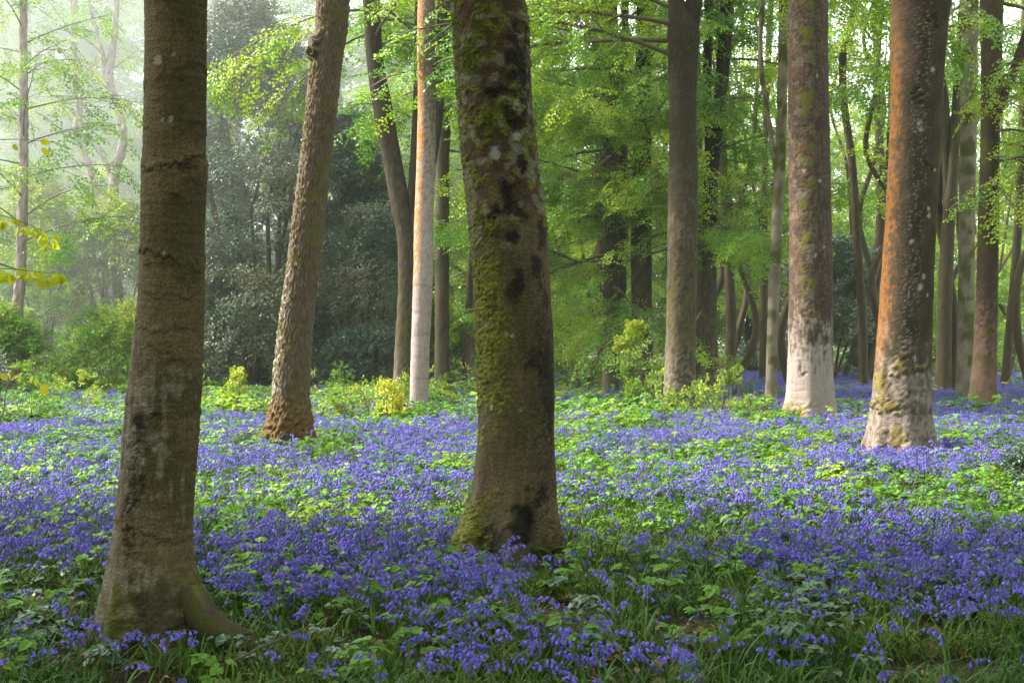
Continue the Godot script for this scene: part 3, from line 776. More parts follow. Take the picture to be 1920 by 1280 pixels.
# how thick bluebells (0) and brambles (1) stand at a place, 0..1
func drift(p: Vector3) -> Vector2:
	var d := -p.z
	var n := ns2(p.x * 0.32, 11.0, p.z * 0.22) + 0.5 * ns2(p.x * 1.1, 2.0, p.z * 0.8)
	var m := ns2(p.x * 0.30, 31.0, p.z * 0.25) + 0.45 * ns2(p.x * 1.3, 7.0, p.z * 1.0)
	var blue := 0.10 + 0.90 * ss(-0.35, 0.25, n)
	var green := ss(0.0, 0.5, m) * 0.6 + 0.14
	var fore := ss(9.5, 7.0, d)
	blue *= 1.0 - 0.50 * fore
	green *= 1.0 - 0.30 * fore
	var back := ss(24.0, 31.0, d) * ss(7.0, 3.0, p.x)
	blue *= 1.0 - 0.35 * back
	green = lerpf(green, 0.55, back * 0.9)
	var right := ss(4.0, 7.0, p.x) * ss(20.0, 26.0, d)
	green *= 1.0 - 0.7 * right
	blue = lerpf(blue, 1.0, right * 0.6)
	return Vector2(blue, green)


func srgb(r: float, g: float, b: float) -> Color:
	return Color(r, g, b).linear_to_srgb()


func noise_tex(freq: float, lo: float, hi: float, seed_: int, octaves: int) -> ImageTexture:
	var f := FastNoiseLite.new()
	f.seed = seed_
	f.frequency = freq
	f.fractal_octaves = octaves
	var im := f.get_seamless_image(512, 512)
	im.convert(Image.FORMAT_RGB8)
	for y in 512:
		for x in 512:
			var k := lerpf(lo, hi, im.get_pixel(x, y).r)
			im.set_pixel(x, y, Color(k, k, k))
	return ImageTexture.create_from_image(im)


func leafy(color: Color, through: float, rough: float, shine: float) -> StandardMaterial3D:
	var m := StandardMaterial3D.new()
	m.albedo_color = color
	m.vertex_color_use_as_albedo = true
	m.roughness = rough
	m.metallic_specular = shine
	m.cull_mode = BaseMaterial3D.CULL_DISABLED
	if through > 0.0:
		m.backlight_enabled = true
		m.backlight = Color(through, through, through * 0.72)
	return m


func materials() -> void:
	var grain := noise_tex(0.03, 0.62, 1.06, 5, 6)
	var relief := noise_tex(0.03, 0.0, 1.0, 9, 5)
	var b := StandardMaterial3D.new()
	b.vertex_color_use_as_albedo = true
	b.albedo_texture = grain
	b.roughness = 0.9
	b.metallic_specular = 0.3
	b.uv1_triplanar = true
	b.uv1_world_triplanar = true
	b.uv1_scale = Vector3(4.5, 3.3, 4.5)
	b.heightmap_enabled = true
	b.heightmap_texture = relief
	b.heightmap_scale = 0.7
	M.bark = b
	var g := b.duplicate() as StandardMaterial3D
	g.uv1_scale = Vector3(1.7, 1.7, 1.7)
	g.heightmap_scale = 2.0
	M.soil = g
	M.leaf = leafy(Color.WHITE, 0.85, 0.5, 0.4)
	M.holly = leafy(Color.WHITE, 0.0, 0.48, 0.6)
	M.blade = leafy(srgb(0.066, 0.135, 0.014), 0.6, 0.5, 0.3)
	M.bluebell = leafy(srgb(0.20, 0.165, 0.78), 0.7, 0.55, 0.35)
	M.near_leaf = leafy(srgb(0.115, 0.24, 0.018), 0.85, 0.5, 0.4)
	M.dull_leaf = leafy(srgb(0.040, 0.090, 0.030), 0.4, 0.4, 0.5)
	M.gold_leaf = leafy(srgb(0.42, 0.46, 0.03), 0.95, 0.5, 0.35)
	M.dead_leaf = leafy(srgb(0.22, 0.12, 0.06), 0.1, 0.7, 0.3)
	for w in [["twig", 0.085, 0.055, 0.035], ["limb", 0.085, 0.065, 0.042], ["stalk", 0.075, 0.11, 0.035]]:
		var m := StandardMaterial3D.new()
		m.albedo_color = srgb(w[1], w[2], w[3])
		m.roughness = 0.85
		M[w[0]] = m


func generic_rows(x: float, r: float, tall: float, lean: float, wig: float) -> Array:
	var rows := []
	for k in 9:
		var f := k / 8.0
		rows.append([-0.3 + (tall + 0.3) * f, x + lean * tall * f + wig * ns2(f * 3.0, x, 3.0), r * (1.0 - 0.8 * f) + (0.3 * r if k == 0 else 0.0)])
	return rows


func plain_tree(called: String, label: String, group: String, x: float, z: float, r: float, tall: float, lean: float, wig: float, kind := "dark") -> Array:
	var rows := generic_rows(x, r, tall, lean, wig)
	var t := thing(called, label, "tree", group, Vector3(x, 0, z))
	part("trunk", stem_mesh(rows, x, kind, 12, 0.4, 20.0, 4, 0.3, 0.5, M.bark), t)
	return [t, rows]


# a dense tree or shrub whose sprigs fill an uneven, lumpy outline
func bush(called: String, label: String, category: String, at: Vector3, tall: float, wide: float, count: int, sprig: Mesh, size: float, col: Color, low := 0.0, point := 0.6, group := "") -> Node3D:
	rng.seed = hash(label) + int(at.x * 100.0)
	var t := thing(called, label, category, group, at)
	var wood := MB.new()
	for k in 7:
		var a := rf(0, TAU)
		var pts := PackedVector3Array()
		var rad := PackedFloat32Array()
		for j in 6:
			var f := j / 5.0
			pts.append(Vector3(cos(a) * wide * 0.30 * f + rf(-0.05, 0.05) * wide * f, tall * 0.85 * f * rf(0.93, 1.0) - 0.1, sin(a) * wide * 0.30 * f))
			rad.append(maxf(0.006, tall * 0.011 * (1 - 0.9 * f)))
		tube(wood, pts, rad, 5, Color.WHITE)
	var m := ArrayMesh.new()
	part("stems", wood.commit(m, M.limb), t)
	var out := []
	var clumps := maxi(6, count / 34)
	for q in clumps:
		# leaves stand in clumps whose middles fill a tapering outline
		var f := pow(rf(0.0, 1.0), 0.85)
		var env := pow(maxf(0.0, 1.0 - f), point) * (0.6 + 0.4 * ss(0.0, 0.25, f + 0.1))
		var a := rf(0, TAU)
		var lump := 1.0 + 0.5 * ns2(cos(a) * 1.6 + at.x, f * 4.5, sin(a) * 1.6)
		var r := wide * 0.5 * env * lump * sqrt(rf(0.2, 1.0))
		var c := Vector3(cos(a) * r, low + (tall - low) * f, sin(a) * r)
		var spread := clampf(wide * rf(0.05, 0.12), 0.06, 0.55)
		for k in count / clumps:
			var o := Vector3(rf(-1, 1), rf(-1, 1), rf(-1, 1))
			var p := c + o * spread * Vector3(1.3, 0.8, 1.3)
			p.y = maxf(p.y, 0.05)
			var x := (o + Vector3(cos(a), rf(-0.2, 0.6), sin(a)) * 0.7 + Vector3(rf(-1, 1), rf(-1, 1), rf(-1, 1)) * 0.4).normalized()
			var z := x.cross(Vector3.UP).normalized()
			var s := size * rf(0.7, 1.3)
			out.append(Transform3D(Basis(x * s, z.cross(x) * s, z * s), p))
	scatter("crown", sprig, out, tinted(out, at, col, 0.4), t).set_meta("kind", "stuff")
	return t


func _ready() -> void:
	# ---- camera, sky, sun, exposure
	var cam := Camera3D.new()
	cam.name = "camera"
	cam.position = Vector3(0, 1.6, 0)
	cam.fov = 27.67
	cam.near = 0.1
	cam.far = 600.0
	cam.current = true
	add_child(cam)
	var sky := ProceduralSkyMaterial.new()
	sky.sky_top_color = Color(0.90, 0.93, 0.96)
	sky.sky_horizon_color = Color(0.95, 0.97, 0.97)
	sky.ground_horizon_color = Color(0.35, 0.36, 0.30)
	sky.ground_bottom_color = Color(0.20, 0.20, 0.16)
	sky.sun_angle_max = 1.0
	var env := Environment.new()
	env.background_mode = Environment.BG_SKY
	env.sky = Sky.new()
	env.sky.sky_material = sky
	env.tonemap_mode = Environment.TONE_MAPPER_LINEAR
	env.tonemap_exposure = 5.0
	env.fog_enabled = true
	env.fog_density = 0.0004
	env.fog_light_color = Color(0.95, 0.98, 0.92)
	env.volumetric_fog_enabled = true
	env.volumetric_fog_density = 0.0
	env.sdfgi_enabled = true
	env.ssao_enabled = true
	env.ssil_enabled = true
	var we := WorldEnvironment.new()
	we.name = "environment"
	we.environment = env
	add_child(we)
	var sun := DirectionalLight3D.new()
	sun.name = "sun"
	sun.light_color = Color(1.0, 0.975, 0.925)
	sun.light_energy = 1.3
	sun.light_angular_distance = 9.0
	sun.shadow_enabled = true
	sun.basis = Basis.looking_at(Vector3(0.76, -0.62, 0.14).normalized())
	add_child(sun)

	noise.noise_type = FastNoiseLite.TYPE_SIMPLEX
	noise.frequency = 1.0
	noise.fractal_type = FastNoiseLite.FRACTAL_NONE
	noise.seed = 4
	cells.noise_type = FastNoiseLite.TYPE_CELLULAR
	cells.frequency = 1.0
	cells.fractal_type = FastNoiseLite.FRACTAL_NONE
	cells.cellular_return_type = FastNoiseLite.RETURN_DISTANCE2_SUB
	materials()
	for f in [[Vector3(-20, 12, -62), Vector3(40, 34, 56), 0.0125, "pale morning mist hanging among the trees at the left"]]:
		var mist := FogVolume.new()
		mist.name = numbered("mist")
		mist.shape = RenderingServer.FOG_VOLUME_SHAPE_ELLIPSOID
		mist.position = f[0]
		mist.size = f[1]
		var fm := FogMaterial.new()
		fm.density = f[2]
		fm.albedo = Color(0.96, 0.98, 0.95)
		mist.material = fm
		mist.set_meta("kind", "stuff")
		mist.set_meta("label", f[3])
		mist.set_meta("category", "mist")
		add_child(mist)
	build_ground()
	print("ground ", Time.get_ticks_msec())
	build_trees()
	print("trees ", Time.get_ticks_msec())
	build_shrubs()
	print("shrubs ", Time.get_ticks_msec())
	build_flowers()
	print("flowers ", Time.get_ticks_msec())


func build_ground() -> void:
	var xs := []
	var zs := []
	for k in 13:
		xs.append(-150.0 + 10.0 * k)
		zs.append(-150.0 + 7.0 * k)
	for k in 119:
		xs.append(-29.5 + 0.5 * k)
	for k in 13:
		xs.append(30.0 + 10.0 * k)
	for k in 140:
		zs.append(-65.5 + 0.5 * k)
	for k in 6:
		zs.append(5.0 + 12.0 * k)
	var mb := MB.new()
	for z in zs:
		for x in xs:
			var p := Vector3(x, ground_y(x, z), z)
			var e := 0.2
			var n := Vector3(ground_y(x - e, z) - ground_y(x + e, z), 2 * e, ground_y(x, z - e) - ground_y(x, z + e)).normalized()
			var k := ss(-0.3, 0.4, ns(p, 0.8) + 0.4 * ns(p, 5.0))
			mb.vert(p, n, Color(0.075, 0.052, 0.030).lerp(Color(0.045, 0.055, 0.018), k))
	var w := xs.size()
	for j in zs.size() - 1:
		for i in w - 1:
			var a := j * w + i
			mb.quad(a, a + w, a + w + 1, a + 1)
	var m := ArrayMesh.new()
	var o := part("ground", mb.commit(m, M.soil), self)
	o.set_meta("kind", "structure")


func foot(key: String, more := 0.02) -> void:
	var s: Dictionary = STEMS[key]
	feet.append(Vector3(s.rows[1][1], s.z, s.rows[1][2] * 0.95 + more))


const BEECH := Color(0.190, 0.355, 0.015)
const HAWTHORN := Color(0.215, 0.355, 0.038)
const YOUNG := Color(0.340, 0.450, 0.030)

func build_trees() -> void:
	for k in STEMS:
		foot(k)
	var sa := beech_spray(11, 1.0)
	var sb := beech_spray(12, 0.85)
	var sc := beech_spray(13, 1.1)
	var big := beech_spray(14, 0.7)
	var t: Node3D
	# the two beeches in the foreground
	t = tree("left_beech", "beech_tree", "smooth olive-brown beech trunk in the foreground with a dark seep stain and mossy foot", "olive", 112, 0.0065, 3.5, 6, 0.50)
	for q in [[0.72, 0.22, 1.0], [0.55, 1.05, 0.6], [0.5, 2.5, 0.5]]:   # size, bearing, reach
		var root := MB.new()
		var pts := PackedVector3Array()
		for k in 8:
			var f := k / 7.0
			pts.append(Vector3(cos(q[1]) * (0.07 + 0.68 * f * q[2]), 0.36 * q[2] * pow(1.0 - f, 1.7) - 0.07 * f + 0.012 * sin(k * 2.0), sin(q[1] + 0.25 * sin(f * 5.0)) * (0.07 + 0.68 * f * q[2])))
		tube(root, pts, PackedFloat32Array([0.12, 0.125, 0.12, 0.11, 0.095, 0.08, 0.065, 0.045]), 22, Color.WHITE)
		for k in root.v.size():
			root.v[k] += root.n[k] * (0.022 * ns(root.v[k], 7.0) + 0.012 * ns(root.v[k], 24.0) + 0.005 * ns(root.v[k], 60.0)) - root.n[k] * (1.0 - q[0]) * 0.1
			root.c[k] = Color(0.085, 0.066, 0.038).lerp(MOSS.lerp(MOSS_BRIGHT, ss(0.1, 0.6, ns(root.v[k], 25.0) + ns(root.v[k], 60.0))), ss(-0.2, 0.4, ns(root.v[k], 8.0) + 0.5 * ns(root.v[k], 40.0)))
		var rm := ArrayMesh.new()
		part("root", root.commit(rm, M.bark), t).set_meta("label", "mossy surface root reaching out from the trunk")
	crown(t, STEMS.left_beech.rows, 7.5, 16.0, 22, 5.0, 2.5, 0.25, 0.5, 0.5, 2.0, big, BEECH)
	t = tree("mossy_beech", "beech_tree", "massive foreground beech trunk with green moss and black blotches, dark hollow at its foot", "mossy", 132, 0.008, 4.3, 6, 0.42)
	crown(t, STEMS.mossy_beech.rows, 9.0, 18.0, 24, 6.0, 3.0, 0.25, 0.5, 0.5, 2.0, big, BEECH)
	# the glade
	t = tree("oak", "oak_tree", "leaning oak with rough ridged bark and a burr high up, russet moss round its base", "oak", 136, 0.022, 7.0, 5, 0.25)
	crown(t, STEMS.oak.rows, 9.5, 17.0, 14, 4.5, 3.0, 0.5, 0.3, 0.5, 1.6, big, BEECH)
	t = tree("orange_beech", "beech_tree", "straight beech with vivid orange algae over a pale pinkish-grey lower trunk", "orange", 48, 0.04, 10.0, 5, 0.2)
	crown(t, STEMS.orange_beech.rows, 11.0, 20.0, 22, 4.5, 3.0, 0.4, 0.4, 0.28, 1.5, sa, BEECH)
	crown(t, STEMS.orange_beech.rows, 6.6, 8.6, 4, 1.4, 1.2, 0.1, 0.5, 0.2, 0.85, sa, BEECH, 0.3, 0.4)
	t = tree("forked_beech", "beech_tree", "grey-brown beech bending into a V-shaped fork behind the orange trunk", "mossy_low", 28, 0.1, 12.0, 4, 0.2)
	crown(t, STEMS.forked_beech.rows, 9.0, 19.0, 36, 4.5, 3.0, 0.15, 0.6, 0.20, 1.15, sb, BEECH)
	t = tree("dark_stem", "beech_tree", "dark straight trunk just right of the orange beech", "dark", 20, 0.15, 13.0, 4, 0.2)
	crown(t, STEMS.dark_stem.rows, 7.0, 19.0, 26, 4.0, 3.0, 0.1, 0.6, 0.20, 1.15, sa, BEECH)
	t = tree("brown_stem", "beech_tree", "slim brown trunk half hidden by the left edge of the mossy foreground beech", "russet", 16, 0.2, 14.0, 4, 0.2)
	crown(t, STEMS.brown_stem.rows, 4.0, 18.0, 30, 4.0, 3.0, 0.1, 0.6, 0.22, 1.3, sc, BEECH)
	t = tree("fork_topped_beech", "beech_tree", "brown mossy beech forking at the top edge beside the bright green curtain of leaves", "mossy_low", 44, 0.05, 10.5, 5, 0.25)
	crown(t, STEMS.fork_topped_beech.rows, 9.5, 15.0, 18, 5.5, 3.0, 0.1, 0.5, 0.21, 1.15, sa, BEECH)
	crown(t, STEMS.fork_topped_beech.rows, 7.6, 9.2, 5, 5.6, 5.0, 0.05, 0.45, 0.24, 0.95, sa, BEECH, 2.9, 0.35)
	t = tree("pale_foot_beech", "beech_tree", "broad beech with a pale pinkish foot and dark brown stained upper trunk", "pale_foot", 80, 0.025, 9.5, 6, 0.36)
	crown(t, STEMS.pale_foot_beech.rows, 11.0, 20.0, 18, 5.0, 3.0, 0.3, 0.4, 0.5, 1.6, big, BEECH)
	t = tree("orange_flank_beech", "beech_tree", "thick beech with an orange left flank, white lichen dots and mossy buttressed foot", "orange_flank", 96, 0.018, 7.5, 7, 0.46)
	crown(t, STEMS.orange_flank_beech.rows, 8.5, 19.0, 20, 5.0, 3.0, 0.3, 0.4, 0.5, 1.7, big, BEECH)
	t = tree("russet_beech", "beech_tree", "reddish-brown beech near the right edge with a rising side limb", "russet", 36, 0.06, 10.5, 5, 0.22)
	crown(t, STEMS.russet_beech.rows, 8.5, 15.0, 18, 4.5, 3.0, 0.05, 0.5, 0.21, 1.1, sb, BEECH)
	crown(t, STEMS.russet_beech.rows, 5.2, 7.6, 10, 2.6, 2.2, 0.1, 0.5, 0.2, 0.95, sa, BEECH, 1.15, 0.7)
	t = tree("grey_beech", "beech_tree", "pale grey-green trunk with moss patches tucked behind the reddish-brown beech", "grey", 26, 0.1, 12.0, 4, 0.2)
	crown(t, STEMS.grey_beech.rows, 10.5, 15.0, 12, 4.5, 3.0, 0.2, 0.5, 0.22, 1.2, sc, BEECH)
	t = tree("leaning_fork", "beech_tree", "grey-brown forked tree between the orange-flanked beech and the pale grey-green trunk", "dark", 22, 0.15, 13.0, 4, 0.2)
	crown(t, STEMS.leaning_fork.rows, 10.0, 14.0, 9, 4.0, 3.0, 0.2, 0.5, 0.22, 1.2, sa, BEECH)
	t = tree("slender_beech", "beech_tree", "slender grey beech with a thin side stem, left of the pale-footed beech", "grey", 24, 0.1, 11.5, 4, 0.15)
	crown(t, STEMS.slender_beech.rows, 11.5, 15.0, 10, 4.0, 3.0, 0.2, 0.5, 0.24, 1.2, sb, BEECH)
	t = tree("swaying_beech", "beech_tree", "brown trunk swaying right as it rises, just right of the fork-topped beech", "mossy_low", 24, 0.1, 12.0, 4, 0.25)
	crown(t, STEMS.swaying_beech.rows, 9.0, 14.0, 8, 4.5, 3.0, 0.1, 0.6, 0.22, 1.15, sc, BEECH)
	t = tree("slim_stem", "beech_tree", "slim dark trunk close behind the swaying brown trunk", "dark", 16, 0.2, 14.0, 4, 0.15)
	crown(t, STEMS.slim_stem.rows, 9.0, 14.0, 7, 4.0, 3.0, 0.1, 0.5, 0.25, 1.25, sa, BEECH)
	t = tree("thin_stem", "beech_tree", "thin stem showing between the fork-topped beech and the swaying trunk", "dark", 14, 0.2, 14.0, 3, 0.15)
	crown(t, STEMS.thin_stem.rows, 9.0, 14.0, 6, 4.0, 3.0, 0.1, 0.5, 0.25, 1.25, sb, BEECH)
	t = tree("curtain_beech", "beech_tree", "dark beech wrapped in drooping bright green sprays right of the mossy foreground trunk", "dark", 24, 0.12, 13.0, 4, 0.2)
	crown(t, STEMS.curtain_beech.rows, 3.0, 14.0, 38, 5.5, 3.5, 0.1, 0.4, 0.17, 1.05, sa, BEECH, 1.9, 1.9)
	t = tree("twin_beech", "beech_tree", "brown trunk behind leaf sprays, between the dark curtained beech and fork-topped beech", "mossy_low", 24, 0.12, 13.0, 4, 0.2)
	crown(t, STEMS.twin_beech.rows, 4.2, 14.0, 30, 5.0, 3.5, 0.1, 0.4, 0.17, 1.05, sc, BEECH, 2.0, 1.9)
	t = tree("rear_stem", "beech_tree", "faint brown trunk immediately left of the dark curtained beech", "russet", 16, 0.2, 14.0, 4, 0.15)
	crown(t, STEMS.rear_stem.rows, 4.0, 15.0, 22, 4.5, 3.0, 0.1, 0.4, 0.21, 1.25, sb, BEECH)
	t = tree("wavy_stem", "beech_tree", "sinuous brown stem seen between the two broadest right-hand beeches", "dark", 16, 0.15, 13.5, 3, 0.15)
	crown(t, STEMS.wavy_stem.rows, 10.0, 14.0, 7, 3.5, 2.5, 0.3, 0.5, 0.26, 1.25, sa, BEECH)
	t = tree("rear_dark_stem", "beech_tree", "dark upright stem seen left of the slender grey beech", "dark", 14, 0.2, 15.0, 3, 0.15)
	crown(t, STEMS.rear_dark_stem.rows, 9.0, 15.0, 8, 4.0, 3.0, 0.2, 0.5, 0.26, 1.35, sb, BEECH)
	t = tree("paired_stem", "beech_tree", "dark twin-stemmed tree behind the sinuous stem", "dark", 16, 0.2, 15.0, 3, 0.15)
	crown(t, STEMS.paired_stem.rows, 9.0, 15.0, 8, 4.0, 3.0, 0.2, 0.5, 0.26, 1.35, sc, BEECH)
	t = tree("edge_stem", "beech_tree", "thin leaning stem at the extreme right edge of the wood", "dark", 14, 0.2, 14.0, 3, 0.15)
	crown(t, STEMS.edge_stem.rows, 7.0, 14.0, 14, 4.0, 3.0, 0.2, 0.5, 0.25, 1.25, sa, BEECH)
	t = tree("twisted_tree", "old_tree", "pale crooked tree with a high fork and broken-looking limbs in the mist", "pale", 18, 0.12, 14.5, 3, 0.1)
	crown(t, STEMS.twisted_tree.rows, 9.0, 17.0, 8, 2.0, 2.0, 0.5, 0.3, 0.55, 1.2, sb, BEECH)
	t = tree("twisted_stem", "old_tree", "greyish crooked stem kinked twice, left of the pale forked tree", "pale", 16, 0.12, 14.5, 3, 0.1)
	crown(t, STEMS.twisted_stem.rows, 9.0, 17.0, 8, 2.0, 2.0, 0.5, 0.3, 0.55, 1.2, sb, BEECH)
	t = tree("hazy_trunk", "beech_tree", "dim forked trunk fading into mist at the top left corner", "dark", 14, 0.3, 20.0, 3, 0.1)
	crown(t, STEMS.hazy_trunk.rows, 5.0, 20.0, 42, 5.0, 3.5, 0.2, 0.5, 0.31, 1.7, sa, BEECH)
	t = tree("hazy_trunk_b", "beech_tree", "misty unforked trunk right of the dim forked one", "dark", 14, 0.3, 20.0, 3, 0.1)
	crown(t, STEMS.hazy_trunk_b.rows, 5.0, 20.0, 42, 5.0, 3.5, 0.2, 0.5, 0.31, 1.7, sc, BEECH)
	t = tree("pale_left_trunk", "beech_tree", "pale grey trunk standing in the shrubs by the left edge", "pale", 18, 0.15, 12.5, 4, 0.2)
	crown(t, STEMS.pale_left_trunk.rows, 3.6, 15.0, 30, 3.2, 2.5, 0.3, 0.4, 0.26, 1.3, sb, BEECH)
	print("named trees ", Time.get_ticks_msec())
	# the wood behind, stem by stem
	rng.seed = 77
	var far := [
		["slim beech far back in the sunlit wood, behind the right-hand trunks", "far trees behind the right-hand trunks", 16, 8.0, 34.0, -66.0, -94.0, BEECH, 16.0],
		["tall beech far back behind the bright leaf curtain", "far trees behind the leaf curtain", 9, -4.0, 9.0, -62.0, -92.0, BEECH, 16.0],
		["misty tree far back beyond the holly and crooked trees", "far trees beyond the glade", 16, -36.0, -5.0, -66.0, -100.0, BEECH, 24.0]]
	for g in far:
		for k in g[2]:
			var x: float = lerpf(g[3], g[4], (k + rf(0.1, 0.9)) / g[2])
			var z := rf(g[6], g[5])
			var r := plain_tree("beech_tree", g[0], g[1], x, z, rf(0.14, 0.32), rf(20, 26), rf(-0.05, 0.05), rf(0.2, 0.8))
			crown(r[0], r[1], rf(1.5, 3.5), g[8], 46, 5.0, 3.0, 0.15, 0.5, 0.42, 1.6, [sa, sb, sc][k % 3], g[7])
	for g in [[-7.4, -62.0, "tall leafy beech rising behind the holly left of the oak"], [-12.6, -66.0, "tall leafy beech glimpsed just right of the crooked trees"], [-3.4, -60.0, "tall leafy beech rising behind the grey-brown forked beech"], [-18.5, -70.0, "tall leafy beech behind the pale crooked trees"], [-24.5, -74.0, "tall leafy beech at the misty upper left corner"]]:
		var r := plain_tree("beech_tree", g[2], "", g[0], g[1], 0.25, 24.0, rf(-0.02, 0.02), 0.5)
		crown(r[0], r[1], 3.0, 22.0, 62, 5.0, 4.0, 0.15, 0.5, 0.30, 1.45, sa, BEECH)
	# slender stems in the shade between the big right-hand trunks
	rng.seed = 78
	var gaps := [[5.6, -44.0, "the fork-topped and swaying beeches"], [7.3, -46.0, "the swaying beech and slender grey beech"], [8.4, -52.0, "the slim dark trunk and slender grey beech"], [9.0, -44.0, "the slender grey and pale-footed beeches"], [10.4, -55.0, "the dark upright stem and pale-footed beech"], [11.7, -45.0, "the pale-footed beech and sinuous stem"], [12.9, -50.0, "the sinuous stem and orange-flanked beech"], [13.6, -56.0, "the twin-stemmed tree and orange-flanked beech"], [12.6, -41.0, "the two broadest right-hand beeches"], [15.6, -48.0, "the orange-flanked beech and grey-brown forked tree"], [17.2, -52.0, "the grey-brown forked tree and reddish-brown beech"], [16.9, -44.0, "the reddish-brown beech and right edge"], [20.2, -56.0, "the reddish-brown beech and thin leaning edge stem"], [3.4, -52.0, "the dark curtained beech and brown trunk"], [1.1, -50.0, "the mossy foreground beech and dark curtained beech"]]
	for g in gaps:
		var r := plain_tree("beech_tree", "slender dark stem in the deeper wood between " + g[2], "slender stems of the deeper wood", g[0], g[1], rf(0.09, 0.17), rf(15, 18), rf(-0.05, 0.05), rf(0.5, 1.4))
		crown(r[0], r[1], rf(4.0, 7.0), 14.0, 8, 2.6, 2.0, 0.5, 0.4, 0.34, 1.2, sb, BEECH)
		if rf(0, 1) < 0.6:
			var y0 := rf(2.5, 6.0)
			var sp := spine(r[1], y0)
			var lean := rf(0.12, 0.25) * (1.0 if rf(0, 1) < 0.5 else -1.0)
			var fork := []
			for k in 6:
				fork.append([y0 + k * 2.0, sp.x + lean * k * 2.0 * (1.0 - 0.06 * k), sp.y * (0.75 - 0.1 * k)])
			part("stem", stem_mesh(fork, g[0], "dark", 9, 0.4, 20.0, 0, 0.0, 0.0, M.bark), r[0])
	# beeches beside and behind the viewer: their crowns shade the foreground
	var near := [
		["beech standing out of view close to the left of the olive-brown trunk", -6.6, -6.8, 7.4, 16.0],
		["beech standing out of view to the left, its golden twigs hanging into the left edge", -10.6, -8.2, 6.0, 15.0],
		["beech standing out of view beyond the right edge of the foreground", 8.4, -8.6, 7.6, 17.0],
		["beech standing out of view close to the right of the viewer", 5.0, -1.0, 4.8, 17.0],
		["beech standing out of view behind the viewer to the left", -3.6, 4.6, 4.4, 17.0],
		["beech standing out of view behind the viewer to the right", 3.0, 8.0, 4.0, 17.0],
		["beech standing out of view far behind the viewer", -1.0, 13.5, 1.0, 17.0],
		["beech standing out of view far behind the viewer to the left", -9.0, 10.5, 1.0, 17.0],
		["beech standing out of view far behind the viewer to the right", 7.0, 15.0, 1.0, 17.0],
		["beech standing out of view far to the left behind the viewer", -15.0, 7.0, 1.0, 16.0],
		["beech standing out of view right of the viewer", 12.0, 5.0, 1.0, 17.0],
		["beech standing out of view to the right of the nearer bluebells", 12.5, -6.0, 2.0, 18.0],
		["beech standing out of view to the right of the orange-flanked beech", 14.0, -18.0, 2.0, 18.0],
		["beech standing out of view to the right beyond the orange-flanked beech", 17.5, -27.0, 2.0, 18.0],
		["beech standing out of view to the right of the reddish-brown beech", 21.0, -37.0, 2.0, 18.0]]
	for n in near:
		var r := plain_tree("beech_tree", n[0], "beeches shading the foreground", n[1], n[2], 0.3, 19.0, rf(-0.02, 0.02), 0.2, "olive")
		crown(r[0], r[1], n[3], n[4], 34, 5.4, 3.2, 0.2, 0.4, 0.46, 2.3, big, BEECH)
		feet.append(Vector3(n[1], n[2], 0.35))
		if n == near[1]:
			hanging_twigs(r[0])


func hanging_twigs(t: Node3D) -> void:
	rng.seed = 8
	# low shoots whose tips reach into view; each leaf is big enough to pick out
	for s in [[Vector3(-4.25, 2.66, -11.0), Vector3(-3.62, 2.44, -11.0), 34], [Vector3(-4.28, 2.18, -10.8), Vector3(-3.50, 2.12, -10.8), 40], [Vector3(-4.2, 1.40, -11.2), Vector3(-3.60, 1.28, -11.1), 8], [Vector3(-4.26, 3.2, -11.0), Vector3(-3.6, 3.18, -11.0), 5]]:
		var a: Vector3 = s[0] - t.position
		var b: Vector3 = s[1] - t.position
		var from := Vector3(0.2, 3.2, -0.1)
		var mb := MB.new()
		var pts := PackedVector3Array([from, from.lerp(a, 0.5) + Vector3(0, 0.25, 0), a, a.lerp(b, 0.5) + Vector3(0, 0.015, 0), b])
		tube(mb, pts, PackedFloat32Array([0.03, 0.014, 0.005, 0.003, 0.001]), 5, Color.WHITE)
		var m := ArrayMesh.new()
		var tw := part("twig", mb.commit(m, M.twig), t)
		var d := (b - a).normalized()
		for k in s[2]:
			var f: float = clampf((k + rf(-0.3, 1.3)) / s[2], 0.0, 1.0)
			var p := a.lerp(b, f) + Vector3(0, 0.015 * sin(f * PI) + rf(-0.07, 0.01), rf(-0.06, 0.06))
			var lb := MB.new()
			var l := (d * rf(-0.6, 1.0) + Vector3(0, rf(-1.1, -0.2), rf(-0.4, 0.4))).normalized() * rf(0.065, 0.115)
			var up := Vector3(rf(-0.8, 0.8), rf(-0.1, 0.8), rf(0.3, 1.0)).normalized()
			leaf(lb, Vector3.ZERO, l, l.cross(up).normalized() * l.length() * rf(0.28, 0.38), up * 0.005, leaf_tint(0.3))
			var lm := ArrayMesh.new()
			part("leaf", lb.commit(lm, M.gold_leaf), tw, p)


